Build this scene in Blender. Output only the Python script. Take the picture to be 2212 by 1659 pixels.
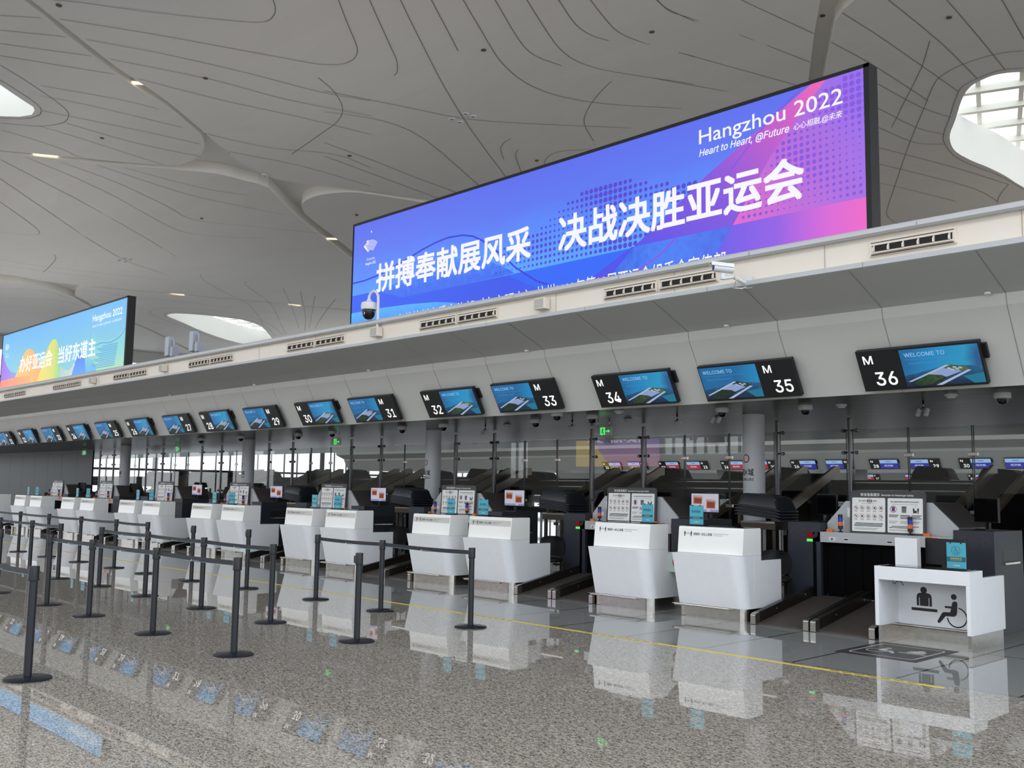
import bpy, bmesh, math, random
from mathutils import Vector, Matrix
from mathutils.geometry import delaunay_2d_cdt, tessellate_polygon
for o in list(bpy.data.objects): bpy.data.objects.remove(o)
random.seed(7)
SC = bpy.context.scene
COL = SC.collection
pi = math.pi
sin, cos = math.sin, math.cos

# ---------------------------------------------------------------- camera
cd = bpy.data.cameras.new('camera'); cam = bpy.data.objects.new('camera', cd); COL.objects.link(cam)
F_PX, YAW, PITCH, ROLL = 2126.1, math.radians(46.2348), math.radians(6.0628), math.radians(0.9018)
fw = Vector((-sin(YAW)*cos(PITCH), cos(YAW)*cos(PITCH), sin(PITCH)))
rt = Vector((cos(YAW), sin(YAW), 0)); up = rt.cross(fw)
r2 = cos(ROLL)*rt + sin(ROLL)*up; u2 = -sin(ROLL)*rt + cos(ROLL)*up
M = Matrix((r2, u2, -fw)).transposed().to_4x4(); M.translation = (0, 0, 1.6)
cam.matrix_world = M
cd.sensor_fit = 'HORIZONTAL'; cd.sensor_width = 36; cd.lens = F_PX/2212*36; cd.clip_end = 400; cd.clip_start = 0.05
SC.camera = cam
# ---------------------------------------------------------------- daylight and added ceiling fill
W = bpy.data.worlds.new('sky'); SC.world = W; W.use_nodes = True
nt = W.node_tree; bg = nt.nodes['Background']
WORLD_STRENGTH = 2.1
tc = nt.nodes.new('ShaderNodeTexCoord'); sx = nt.nodes.new('ShaderNodeSeparateXYZ'); rp = nt.nodes.new('ShaderNodeValToRGB')
nt.links.new(tc.outputs['Generated'], sx.inputs[0]); nt.links.new(sx.outputs['Z'], rp.inputs[0]); nt.links.new(rp.outputs[0], bg.inputs[0])
rp.color_ramp.elements[0].position = 0.0; rp.color_ramp.elements[0].color = (0.66, 0.68, 0.70, 1)
rp.color_ramp.elements[1].position = 0.08; rp.color_ramp.elements[1].color = (0.86, 0.93, 1.0, 1)
bg.inputs[1].default_value = WORLD_STRENGTH
SKY = [  # daylight falling through the roof lights along the hall: x, y, size x, size y, power
    (2, -8, 16, 9, 2000), (-24, -12, 16, 9, 2050), (-50, -8, 16, 9, 2000), (-78, -2, 18, 10, 2000),
    (12, 6, 9, 14, 2600), (-34, 39.5, 6, 3.6, 1500)]  # last lamp is added, over an invented roof light, to brighten the far bulkhead
for x, y, a, b, pw in SKY:
    ld = bpy.data.lights.new('roof_light', 'AREA'); ld.shape = 'RECTANGLE'; ld.size = a; ld.size_y = b
    ld.energy = pw; ld.color = (0.84, 0.91, 1.0) if x > 0 else (0.96, 0.98, 1.0)
    lo = bpy.data.objects.new('roof_light', ld); COL.objects.link(lo); lo.location = (x, y, 18.4 if y > 20 else 16.0)
UPL = [(-6, 19, 230), (-30, 19, 250), (-56, 19, 330), (-10, 53, 330), (-40, 53, 340), (-76, 24, 560), (-84, 60, 800)]   # unseen fill lamps, added above the island roofs to brighten the ceiling: x, y, power
for x, y, pw in UPL:
    ld = bpy.data.lights.new('added_ceiling_fill', 'AREA'); ld.shape = 'RECTANGLE'; ld.size = 18; ld.size_y = 2.5; ld.energy = pw; ld.color = (1, .82, .63) if x > -20 else (1, .98, .95)
    lo = bpy.data.objects.new('added_ceiling_fill', ld); COL.objects.link(lo); lo.location = (x, y, 4.6); lo.rotation_euler = (pi, 0, 0)
SC.view_settings.view_transform = 'Standard'; SC.view_settings.look = 'None'
SC.view_settings.gamma = 1; SC.view_settings.use_curve_mapping = False
SC.view_settings.exposure = 0.0
SC.cycles.use_denoising = True; SC.cycles.max_bounces = 8; SC.cycles.diffuse_bounces = 4; SC.cycles.glossy_bounces = 4
SC.cycles.transparent_max_bounces = 16; SC.cycles.caustics_reflective = False; SC.cycles.caustics_refractive = False
SC.cycles.sample_clamp_indirect = 6

# ---------------------------------------------------------------- materials
def lin(c):
    if isinstance(c, str): c = tuple(int(c[i:i+2], 16)/255 for i in (0, 2, 4))
    return tuple((v/12.92 if v <= .04045 else ((v+.055)/1.055)**2.4) for v in c)
MATS = {}
def mat(name, c, rough=.5, metal=0, emit=0, spec=.5, noise=0, nscale=8):
    if name in MATS: return MATS[name]
    m = bpy.data.materials.new(name); m.use_nodes = True
    n = m.node_tree; p = n.nodes['Principled BSDF']; c = lin(c)
    p.inputs['Base Color'].default_value = (*c, 1); p.inputs['Roughness'].default_value = rough
    p.inputs['Metallic'].default_value = metal; p.inputs['Specular IOR Level'].default_value = spec
    if emit:
        p.inputs['Emission Color'].default_value = (*c, 1); p.inputs['Emission Strength'].default_value = emit
        p.inputs['Base Color'].default_value = (0.01, 0.01, 0.01, 1)
    if noise:
        t = n.nodes.new('ShaderNodeTexCoord'); x = n.nodes.new('ShaderNodeTexNoise'); x.inputs['Scale'].default_value = nscale; x.inputs['Detail'].default_value = 4
        r = n.nodes.new('ShaderNodeValToRGB'); n.links.new(t.outputs['Object'], x.inputs['Vector']); n.links.new(x.outputs[0], r.inputs[0])
        r.color_ramp.elements[0].position = .3; r.color_ramp.elements[1].position = .7
        r.color_ramp.elements[0].color = (*[v*(1-noise) for v in c], 1); r.color_ramp.elements[1].color = (*[min(1, v*(1+noise)) for v in c], 1)
        n.links.new(r.outputs[0], p.inputs['Base Color'])
    MATS[name] = m; return m
def screen_mat(name, stops, axis='Z', lo=0, hi=1, strength=1.0, noise=0, nscale=6, ang=0):
    """what a lit display shows: colours blended along one direction of its face"""
    if name in MATS: return MATS[name]
    m = bpy.data.materials.new(name); m.use_nodes = True; n = m.node_tree; p = n.nodes['Principled BSDF']
    p.inputs['Base Color'].default_value = (.01, .01, .01, 1); p.inputs['Roughness'].default_value = .4
    t = n.nodes.new('ShaderNodeTexCoord'); mp = n.nodes.new('ShaderNodeMapping'); s = n.nodes.new('ShaderNodeSeparateXYZ')
    mp.inputs['Rotation'].default_value = (0, ang, 0)
    mr = n.nodes.new('ShaderNodeMapRange'); mr.inputs[1].default_value = lo; mr.inputs[2].default_value = hi
    r = n.nodes.new('ShaderNodeValToRGB')
    n.links.new(t.outputs['Object'], mp.inputs[0]); n.links.new(mp.outputs[0], s.inputs[0]); n.links.new(s.outputs[axis], mr.inputs[0])
    src = mr.outputs[0]
    if noise:
        x = n.nodes.new('ShaderNodeTexNoise'); x.inputs['Scale'].default_value = nscale; x.inputs['Detail'].default_value = 5
        n.links.new(mp.outputs[0], x.inputs['Vector'])
        a = n.nodes.new('ShaderNodeMath'); a.operation = 'MULTIPLY_ADD'; a.inputs[1].default_value = noise; n.links.new(x.outputs[0], a.inputs[0]); n.links.new(src, a.inputs[2])
        b = n.nodes.new('ShaderNodeMath'); b.operation = 'SUBTRACT'; b.inputs[1].default_value = noise*.5; n.links.new(a.outputs[0], b.inputs[0]); src = b.outputs[0]
    n.links.new(src, r.inputs[0])
    e = r.color_ramp.elements
    e[0].position = stops[0][0]; e[0].color = (*lin(stops[0][1]), 1); e[1].position = stops[-1][0]; e[1].color = (*lin(stops[-1][1]), 1)
    for q, c in stops[1:-1]:
        k = e.new(q); k.color = (*lin(c), 1)
    n.links.new(r.outputs[0], p.inputs['Emission Color']); p.inputs['Emission Strength'].default_value = strength
    MATS[name] = m; return m

def glass_mat(name, tint=(.93, .95, .94), refl=1.0):
    if name in MATS: return MATS[name]
    m = bpy.data.materials.new(name); m.use_nodes = True; n = m.node_tree
    out = n.nodes['Material Output']; n.nodes.remove(n.nodes['Principled BSDF'])
    tr = n.nodes.new('ShaderNodeBsdfTransparent'); tr.inputs[0].default_value = (*tint, 1)
    gl = n.nodes.new('ShaderNodeBsdfGlossy'); gl.inputs['Roughness'].default_value = 0.0; gl.inputs[0].default_value = (refl, refl, refl, 1)
    fr = n.nodes.new('ShaderNodeFresnel'); ge = n.nodes.new('ShaderNodeNewGeometry'); ma = n.nodes.new('ShaderNodeMath'); ma.operation = 'MULTIPLY_ADD'; ma.inputs[1].default_value = -.8333; ma.inputs[2].default_value = 1.5
    n.links.new(ge.outputs['Backfacing'], ma.inputs[0]); n.links.new(ma.outputs[0], fr.inputs[0])
    mx = n.nodes.new('ShaderNodeMixShader'); n.links.new(fr.outputs[0], mx.inputs[0]); n.links.new(tr.outputs[0], mx.inputs[1]); n.links.new(gl.outputs[0], mx.inputs[2])
    n.links.new(mx.outputs[0], out.inputs[0]); MATS[name] = m; return m

def granite():
    m = bpy.data.materials.new('speckled_granite'); m.use_nodes = True; n = m.node_tree; p = n.nodes['Principled BSDF']
    t = n.nodes.new('ShaderNodeTexCoord'); mp = n.nodes.new('ShaderNodeMapping'); mp.inputs['Scale'].default_value = (34, 70, 1); mp.inputs['Rotation'].default_value = (0, 0, .75)
    n.links.new(t.outputs['Object'], mp.inputs[0])
    a = n.nodes.new('ShaderNodeTexNoise'); a.inputs['Scale'].default_value = 1.0; a.inputs['Detail'].default_value = 3; a.inputs['Distortion'].default_value = 1.6
    b = n.nodes.new('ShaderNodeTexVoronoi'); b.inputs['Scale'].default_value = 1.3
    c = n.nodes.new('ShaderNodeTexNoise'); c.inputs['Scale'].default_value = .9; c.inputs['Detail'].default_value = 3
    n.links.new(mp.outputs[0], a.inputs['Vector']); n.links.new(mp.outputs[0], b.inputs['Vector']); n.links.new(t.outputs['Object'], c.inputs['Vector'])
    r = n.nodes.new('ShaderNodeValToRGB'); e = r.color_ramp.elements
    e[0].position = .36; e[0].color = (.085, .081, .075, 1); e[1].position = .62; e[1].color = (.54, .505, .46, 1)
    k = e.new(.46); k.color = (.25, .232, .208, 1); k = e.new(.52); k.color = (.43, .40, .365, 1)
    n.links.new(a.outputs[0], r.inputs[0])
    r2_ = n.nodes.new('ShaderNodeValToRGB'); e = r2_.color_ramp.elements; e[0].color = (.72, .72, .72, 1); e[1].color = (1.15, 1.1, 1.02, 1)
    n.links.new(b.outputs['Color'], r2_.inputs[0])
    mx = n.nodes.new('ShaderNodeMix'); mx.data_type = 'RGBA'; mx.blend_type = 'MULTIPLY'; mx.inputs[0].default_value = 1
    n.links.new(r.outputs[0], mx.inputs[6]); n.links.new(r2_.outputs[0], mx.inputs[7])
    n.links.new(mx.outputs[2], p.inputs['Base Color']); p.inputs['Roughness'].default_value = .012; p.inputs['IOR'].default_value = 1.6
    return m
def tile_mat():
    m = bpy.data.materials.new('grey_floor_tile'); m.use_nodes = True; n = m.node_tree; p = n.nodes['Principled BSDF']
    t = n.nodes.new('ShaderNodeTexCoord'); mp = n.nodes.new('ShaderNodeMapping'); mp.inputs['Location'].default_value = (5.05, -8.57, 0)
    b = n.nodes.new('ShaderNodeTexBrick'); b.offset = 0; b.inputs['Scale'].default_value = 1; b.inputs['Brick Width'].default_value = 1.02; b.inputs['Row Height'].default_value = 2.03
    b.inputs['Mortar Size'].default_value = .013; b.inputs['Mortar Smooth'].default_value = 0
    b.inputs['Color1'].default_value = (.25, .258, .255, 1); b.inputs['Color2'].default_value = (.275, .278, .27, 1); b.inputs['Mortar'].default_value = (.035, .035, .035, 1)
    n.links.new(t.outputs['Object'], mp.inputs[0]); n.links.new(mp.outputs[0], b.inputs[0]); n.links.new(b.outputs[0], p.inputs['Base Color'])
    p.inputs['Roughness'].default_value = .03; p.inputs['IOR'].default_value = 1.6
    return m
def ceil_mat():
    m = bpy.data.materials.new('white_ceiling_panel'); m.use_nodes = True; n = m.node_tree; p = n.nodes['Principled BSDF']
    t = n.nodes.new('ShaderNodeTexCoord'); mp = n.nodes.new('ShaderNodeMapping'); mp.inputs['Rotation'].default_value = (0, 0, .55); mp.inputs['Scale'].default_value = (.25, 1.1, 1)
    v = n.nodes.new('ShaderNodeTexVoronoi'); v.inputs['Scale'].default_value = .8; r = n.nodes.new('ShaderNodeValToRGB'); e = r.color_ramp.elements
    e[0].color = (.70, .68, .65, 1); e[1].color = (.73, .71, .68, 1)
    n.links.new(t.outputs['Object'], mp.inputs[0]); n.links.new(mp.outputs[0], v.inputs['Vector']); n.links.new(v.outputs['Color'], r.inputs[0]); n.links.new(r.outputs[0], p.inputs['Base Color'])
    p.inputs['Roughness'].default_value = .5; p.inputs['Specular IOR Level'].default_value = .3
    return m
WHITE = mat('white_desk_lacquer', (.93, .935, .945), .22, noise=.015)
WHITE2 = mat('white_glazed_upper', (.95, .95, .94), .16)
STEEL = mat('brushed_steel', (.74, .72, .69), .2, 1, noise=.08, nscale=20)
DSTEEL = mat('dark_bronze_metal', (.30, .27, .24), .35, .8, noise=.1)
BLACK = mat('matt_black', (.075, .08, .09), .42)
BLK2 = mat('black_powder_coat', (.075, .088, .12), .26)
GLOSSB = mat('black_glass', (.02, .02, .025), .08)
NAVY = mat('dark_slate_cabinet', (.16, .175, .21), .45, noise=.06)
CHAR = mat('charcoal_panel', (.22, .22, .235), .45)
HOOD = mat('pale_grey_steel', (.70, .71, .72), .35, .15, noise=.03)
ROOFB = mat('brown_grey_panel', (.27, .25, .245), .45)
RUBBER = mat('black_belt_rubber', (.27, .245, .225), .55, noise=.1)
PANELW = mat('offwhite_cladding', (.80, .80, .785), .42, noise=.012, nscale=1)
COPE = mat('grey_white_coping', (.74, .75, .76), .4)
CREAM = mat('cream_recess', (.92, .885, .835), .5)
UNDER = mat('grey_underside_panel', (.72, .725, .71), .5, noise=.012, nscale=1)
SOFF = mat('bronze_soffit_metal', (.27, .245, .215), .3, .6, noise=.05, nscale=3)
TEAL = mat('teal_board', (.30, .66, .74), .35)
TEALD = mat('teal_dark_band', (.07, .38, .47), .4)
GOLD = mat('gold_lettering', (.80, .72, .30), .5)
INK = mat('black_vinyl', (.05, .05, .075), .4)
GREYI = mat('grey_print', (.42, .42, .42), .6)
RED = mat('red_print', (.62, .10, .13), .45)
PAPER = mat('white_print_panel', (.90, .90, .89), .4)
STICK = mat('warm_grey_sticker', (.80, .79, .76), .45)
YELL = mat('yellow_floor_tape', (.90, .80, .28), .45)
ORANGE = mat('orange_plastic', (.90, .42, .05), .4)
BLUEL = mat('blue_lens', (.10, .16, .75), .2)
COLW = mat('pale_column_paint', (.86, .87, .885), .4)
GUNM = mat('gunmetal_post', (.42, .42, .42), .25, .9)
GLASS = glass_mat('clear_partition_glass'); GEDGE = mat('glass_edge_green', (.20, .24, .23), .2)
LITW = mat('lit_white_numerals', (1, 1, 1), emit=1.15)
LITG = mat('lit_green', (.35, 1, .45), emit=.9)
LITR = mat('lit_red', (1, .12, .12), emit=.8)
REDL = mat('red_lens', (.55, .03, .06), .25)

# ---------------------------------------------------------------- mesh building
_tc = {}
SANS = None
try:
    import os
    SANS = bpy.data.fonts.load(os.path.join(bpy.utils.system_resource('DATAFILES'), 'fonts', 'Inter.woff2'))   # Blender's own interface typeface
except Exception: SANS = None
def glyphs(s, shear=0):
    k = (s, shear)
    if k not in _tc:
        c = bpy.data.curves.new('t', 'FONT'); c.body = s; c.size = 1
        if SANS and s.isascii() and s != 'Hangzhou 2022': c.font = SANS
        c.resolution_u = 3; c.shear = shear
        o = bpy.data.objects.new('t', c); COL.objects.link(o)
        dg = bpy.context.evaluated_depsgraph_get(); me = bpy.data.meshes.new_from_object(o.evaluated_get(dg))
        v = [(p.co.x, p.co.y) for p in me.vertices]; f = [tuple(q.vertices) for q in me.polygons]
        bpy.data.objects.remove(o); bpy.data.curves.remove(c); bpy.data.meshes.remove(me)
        _tc[k] = (v, f)
    return _tc[k]
class MB:
    def __init__(s): s.v = []; s.f = []; s.m = []; s.sm = []
    def add(s, v, f, mi=0, smooth=False):
        b = len(s.v); s.v += [tuple(p) for p in v]
        for q in f: s.f.append(tuple(i+b for i in q)); s.m.append(mi); s.sm.append(smooth)
        return s
    def box(s, x0, x1, y0, y1, z0, z1, mi=0):
        v = [(x, y, z) for z in (z0, z1) for y in (y0, y1) for x in (x0, x1)]
        return s.add(v, [(0, 2, 3, 1), (4, 5, 7, 6), (0, 1, 5, 4), (2, 6, 7, 3), (0, 4, 6, 2), (1, 3, 7, 5)], mi)
    def loft(s, rings, mi=0, caps=True, smooth=False, closed=True):
        n = len(rings[0]); v = [p for r in rings for p in r]; f = []
        for k in range(len(rings)-1):
            for i in range(n if closed else n-1):
                j = (i+1) % n; f.append((k*n+i, k*n+j, (k+1)*n+j, (k+1)*n+i))
        s.add(v, f, mi, smooth)
        if caps: s.add(rings[0], [tuple(range(n))[::-1]], mi); s.add(rings[-1], [tuple(range(n))], mi)
        return s
    def prism(s, pts, ax, a, b, mi=0):
        mk = {'x': lambda p, t: (t, p[0], p[1]), 'y': lambda p, t: (p[0], t, p[1]), 'z': lambda p, t: (p[0], p[1], t)}[ax]
        return s.loft([[mk(p, a) for p in pts], [mk(p, b) for p in pts]], mi)
    def cyl(s, p0, p1, r0, r1=None, n=16, mi=0, caps=True):
        r1 = r0 if r1 is None else r1; p0 = Vector(p0); p1 = Vector(p1); d = (p1-p0).normalized()
        a = d.orthogonal().normalized(); b = d.cross(a)
        R = lambda p, r: [p+r*(cos(2*pi*i/n)*a+sin(2*pi*i/n)*b) for i in range(n)]
        return s.loft([R(p0, r0), R(p1, r1)], mi, caps, True)
    def lathe(s, prof, cx=0, cy=0, n=24, mi=0):
        rings = [[(cx+r*cos(2*pi*i/n), cy+r*sin(2*pi*i/n), z) for i in range(n)] for r, z in prof]
        return s.loft(rings, mi, True, True)
    def tube(s, path, r, n=8, mi=0):
        P = [Vector(p) for p in path]; rings = []; up_ = None
        for i, p in enumerate(P):
            d = (P[min(i+1, len(P)-1)]-P[max(i-1, 0)]).normalized()
            if up_ is None: up_ = d.orthogonal().normalized()
            up_ = (up_-up_.dot(d)*d).normalized(); b = d.cross(up_)
            rings.append([p+r*(cos(2*pi*k/n)*up_+sin(2*pi*k/n)*b) for k in range(n)])
        return s.loft(rings, mi, True, True)
    def poly(s, pts, mi=0):
        return s.add(pts, [tuple(range(len(pts)))], mi)
    def flat(s, pts2, fr, mi=0, off=0):
        """2-D outline on a frame fr=(origin, u, v, n)"""
        o, u, v, n = fr; P = [o+u*a+v*b+n*off for a, b in pts2]
        tri = tessellate_polygon([[Vector((a, b, 0)) for a, b in pts2]])
        return s.add(P, [tuple(t) for t in tri], mi)
    def disc(s, c, r, fr, mi=0, off=0, n=16, rx=None):
        return s.flat([(c[0]+(rx or r)*cos(2*pi*i/n), c[1]+r*sin(2*pi*i/n)) for i in range(n)], fr, mi, off)
    def ring(s, c, r, w, fr, mi=0, off=0, n=28, a0=0, a1=2*pi):
        o, u, v, nn = fr; full = abs(a1-a0-2*pi) < 1e-6; V = []; f = []
        for i in range(n+1):
            t = a0+(a1-a0)*i/n
            for q in (r-w/2, r+w/2): V.append(o+u*(c[0]+q*cos(t))+v*(c[1]+q*sin(t))+nn*off)
        for i in range(n): f.append((2*i, 2*i+1, 2*i+3, 2*i+2))
        return s.add(V, f, mi)
    def line(s, pts2, w, fr, mi=0, off=0):
        o, u, v, nn = fr; P = [Vector((a, b)) for a, b in pts2]; V = []; f = []
        for i, p in enumerate(P):
            d = (P[min(i+1, len(P)-1)]-P[max(i-1, 0)]).normalized(); e = Vector((-d.y, d.x))*w/2
            for q in (p+e, p-e): V.append(o+u*q.x+v*q.y+nn*off)
        for i in range(len(P)-1): f.append((2*i, 2*i+1, 2*i+3, 2*i+2))
        return s.add(V, f, mi)
    def rrect(s, x0, x1, y0, y1, r, fr, mi=0, off=0, n=5):
        P = []
        for cx, cy, a in ((x1-r, y1-r, 0), (x0+r, y1-r, pi/2), (x0+r, y0+r, pi), (x1-r, y0+r, 1.5*pi)):
            P += [(cx+r*cos(a+pi/2*i/n), cy+r*sin(a+pi/2*i/n)) for i in range(n+1)]
        return s.flat(P, fr, mi, off)
    def text(s, t, fr, box, mi=0, off=0, bold=0, shear=0, bend=None, keep=False):
        """lettering fitted to box=(x0,x1,y0,y1) on frame fr; keep=True keeps letter proportions (left aligned, height fits)"""
        v, f = glyphs(t, shear)
        if not v: return s
        a0 = min(p[0] for p in v); a1 = max(p[0] for p in v); b0 = min(p[1] for p in v); b1 = max(p[1] for p in v)
        x0, x1, y0, y1 = box; sy = (y1-y0)/(b1-b0); sx = sy if keep else (x1-x0)/(a1-a0)
        o, u, vv, nn = fr or (0, 0, 0, 0)
        for k, (dx, dy) in enumerate([(0, 0)]+([(bold, bold), (-bold, bold), (bold, -bold), (-bold, -bold)] if bold else [])):
            P = [(x0+(p[0]-a0)*sx+dx*sx, y0+(p[1]-b0)*sy+dy*sy) for p in v]
            if bend: V = [bend(p) for p in P]
            else: V = [o+u*p[0]+vv*p[1]+nn*(off+k*.00002) for p in P]
            s.add(V, f, mi)
        return s
    def build(s, name, mats, parent=None, loc=(0, 0, 0), bevel=0, recalc=True):
        me = bpy.data.meshes.new(name); L = Vector(loc)
        me.from_pydata([Vector(p)-L for p in s.v], [], s.f)
        mats = mats if isinstance(mats, (list, tuple)) else [mats]
        for m in mats: me.materials.append(m)
        me.polygons.foreach_set('material_index', [min(i, len(mats)-1) for i in s.m]); me.polygons.foreach_set('use_smooth', s.sm)
        if recalc:
            b = bmesh.new(); b.from_mesh(me)
            if any(s.sm): bmesh.ops.remove_doubles(b, verts=b.verts, dist=1e-5)
            bmesh.ops.recalc_face_normals(b, faces=b.faces)
            if any(s.sm):
                for ed in b.edges:
                    if len(ed.link_faces) == 2 and ed.calc_face_angle(0) > .7: ed.smooth = False
            b.to_mesh(me); b.free()
        o = bpy.data.objects.new(name, me); COL.objects.link(o)
        if parent: o.parent = parent
        else: o.location = loc
        if bevel:
            md = o.modifiers.new('edge', 'BEVEL'); md.width = bevel; md.segments = 2; md.limit_method = 'ANGLE'; md.angle_limit = .6
        return o
V3 = Vector
def frame(o, u=(1, 0, 0), v=(0, 0, 1)):
    u = V3(u); v = V3(v); return (V3(o), u, v, u.cross(v).normalized())   # normal of (x, z) is -y: towards the viewer
def thing(name, label, cat, loc=(0, 0, 0), group=None, rot=(0, 0, 0)):
    o = bpy.data.objects.new(name, None); COL.objects.link(o); o.location = loc; o.rotation_euler = rot; o.empty_display_size = .2
    o['label'] = label; o['category'] = cat
    if group: o['group'] = group
    return o
def tag(o, label, cat, group=None):
    o['label'] = label; o['category'] = cat
    if group: o['group'] = group
    return o
def struct(o): o['kind'] = 'structure'; return o
def dup(root, loc=None, label=None, rotz=None):
    r = root.copy(); COL.objects.link(r)
    if loc is not None: r.location = loc
    if rotz is not None: r.rotation_euler.z = rotz
    if label: r['label'] = label
    for c in root.children:
        k = c.copy(); COL.objects.link(k); k.parent = r
        for g in c.children:
            h = g.copy(); COL.objects.link(h); h.parent = k
    return r
ORD = ['nearest', 'second', 'third', 'fourth', 'fifth', 'sixth', 'seventh', 'eighth', 'ninth', 'tenth', 'eleventh', 'twelfth']
PITCH_M = 4.15
XC = lambda k: -8.15-PITCH_M*k      # middle of desk pair k, counted away from the camera
# ceiling features on plan (x, y)
G1= [(-31.3,7.62),(-32.64,9.3),(-33.46,10.34),(-34.41,11.34),(-36.4,13.88),(-37.31,15.18),(-38.08,16.64),(-39.49,18.42),(-40.11,19.15),(-41.02,19.72),(-41.93,20.13),(-43.02,20.39),(-44.44,20.4),(-45.71,19.88),(-48.27,17.05),(-50.43,13.89),(-51.77,11.24),(-52.19,11.34),(-50.9,14.03),(-50.2,14.95),(-48.36,17.89),(-46.11,20.07),(-45.42,20.87),(-44.33,22.09),(-44.04,23.5),(-43.96,24.68),(-45.77,26.74),(-48.41,30.19),(-52.51,35.73),(-60.91,45.87),(-59.54,45.19),(-50.87,34.71),(-47.29,29.81),(-46.27,28.38),(-45.58,27.71),(-44.74,27.18),(-43.8,26.96),(-42.68,27.03),(-41.32,27.68),(-40.63,28.88),(-40.03,31.37),(-39.9,32.05),(-39.45,33.9),(-39.08,36.3),(-38.45,35.71),(-38.83,33.36),(-39.19,31.91),(-39.58,31.01),(-40.28,28.63),(-40.81,27.35),(-41.37,26.34),(-41.54,26.1),(-42.47,24.28),(-42.22,22.74),(-41.44,21.44),(-39.88,19.31),(-39.43,18.78),(-37.57,16.41),(-36.65,15.03),(-35.79,13.63),(-33.84,11.24),(-32.37,9.5),(-31.16,7.97)]
G2= [(-79.61,20.55),(-78.87,22.34),(-78.93,23.79),(-79.83,25.57),(-79.82,27.1),(-79.81,28.5),(-79.55,32.59),(-79.2,36.34),(-78.14,41.07),(-75.76,45.49),(-73.79,47.45),(-71.19,50.16),(-71.73,50.54),(-74.35,47.81),(-76.37,45.86),(-78.71,41.38),(-79.76,36.61),(-80.16,32.85),(-80.11,29.71),(-80.54,28.95),(-81.83,29.02),(-83.4,29.44),(-84.54,29.96),(-86.32,31.6),(-87.61,32.6),(-92.18,38.23),(-96.14,42.64),(-104.68,50.1),(-111.74,55.6),(-113.02,55.86),(-106.58,50.84),(-97.29,43.16),(-93.12,38.63),(-88.68,33.01),(-84.99,29.88),(-83.89,28.54),(-82.31,26.62),(-81.41,24.68),(-81.98,23.25),(-82.76,21.39)]
G3= [(-14.16,26.33),(-15.25,28.24),(-15.66,28.87),(-16.66,30.39),(-18.85,33.88),(-20.67,36.75),(-20.23,37.06),(-18.22,33.95),(-16.94,31.97),(-16.17,30.78),(-15.67,30),(-15.05,29.36),(-14.42,28.93),(-12.54,27.68)]
S1= [(-38.15,7.86),(-41.89,11.36),(-42.51,12.06),(-43.15,12.84),(-43.36,13.11),(-43.71,13.28),(-44.41,13.39),(-45.11,13.12),(-45.79,12.51),(-48.1,10.18)]
S2= [(-87.4,39.29),(-86.6,39.7),(-86.07,41.59),(-85.87,43.71),(-85.87,46),(-86.85,48.13),(-88.38,49.81),(-92.27,52.91),(-98.31,57.36),(-100.5,57.69),(-97.31,51.73),(-93.02,45.83),(-89.87,41.98),(-88.18,39.8)]
S3= [(-12.14,37.32),(-12.83,37.1),(-13.4,37.21),(-14.23,37.76),(-14.99,38.88),(-16.02,40.79),(-16.78,42.13),(-17.21,43.27),(-17.4,44.37),(-17.26,45.72),(-16.99,46.96),(-16.8,48.51),(-16.72,50.74),(-16.28,56.47),(-14,56.74),(-10.17,41.91),(-10.79,38.14)]
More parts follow.
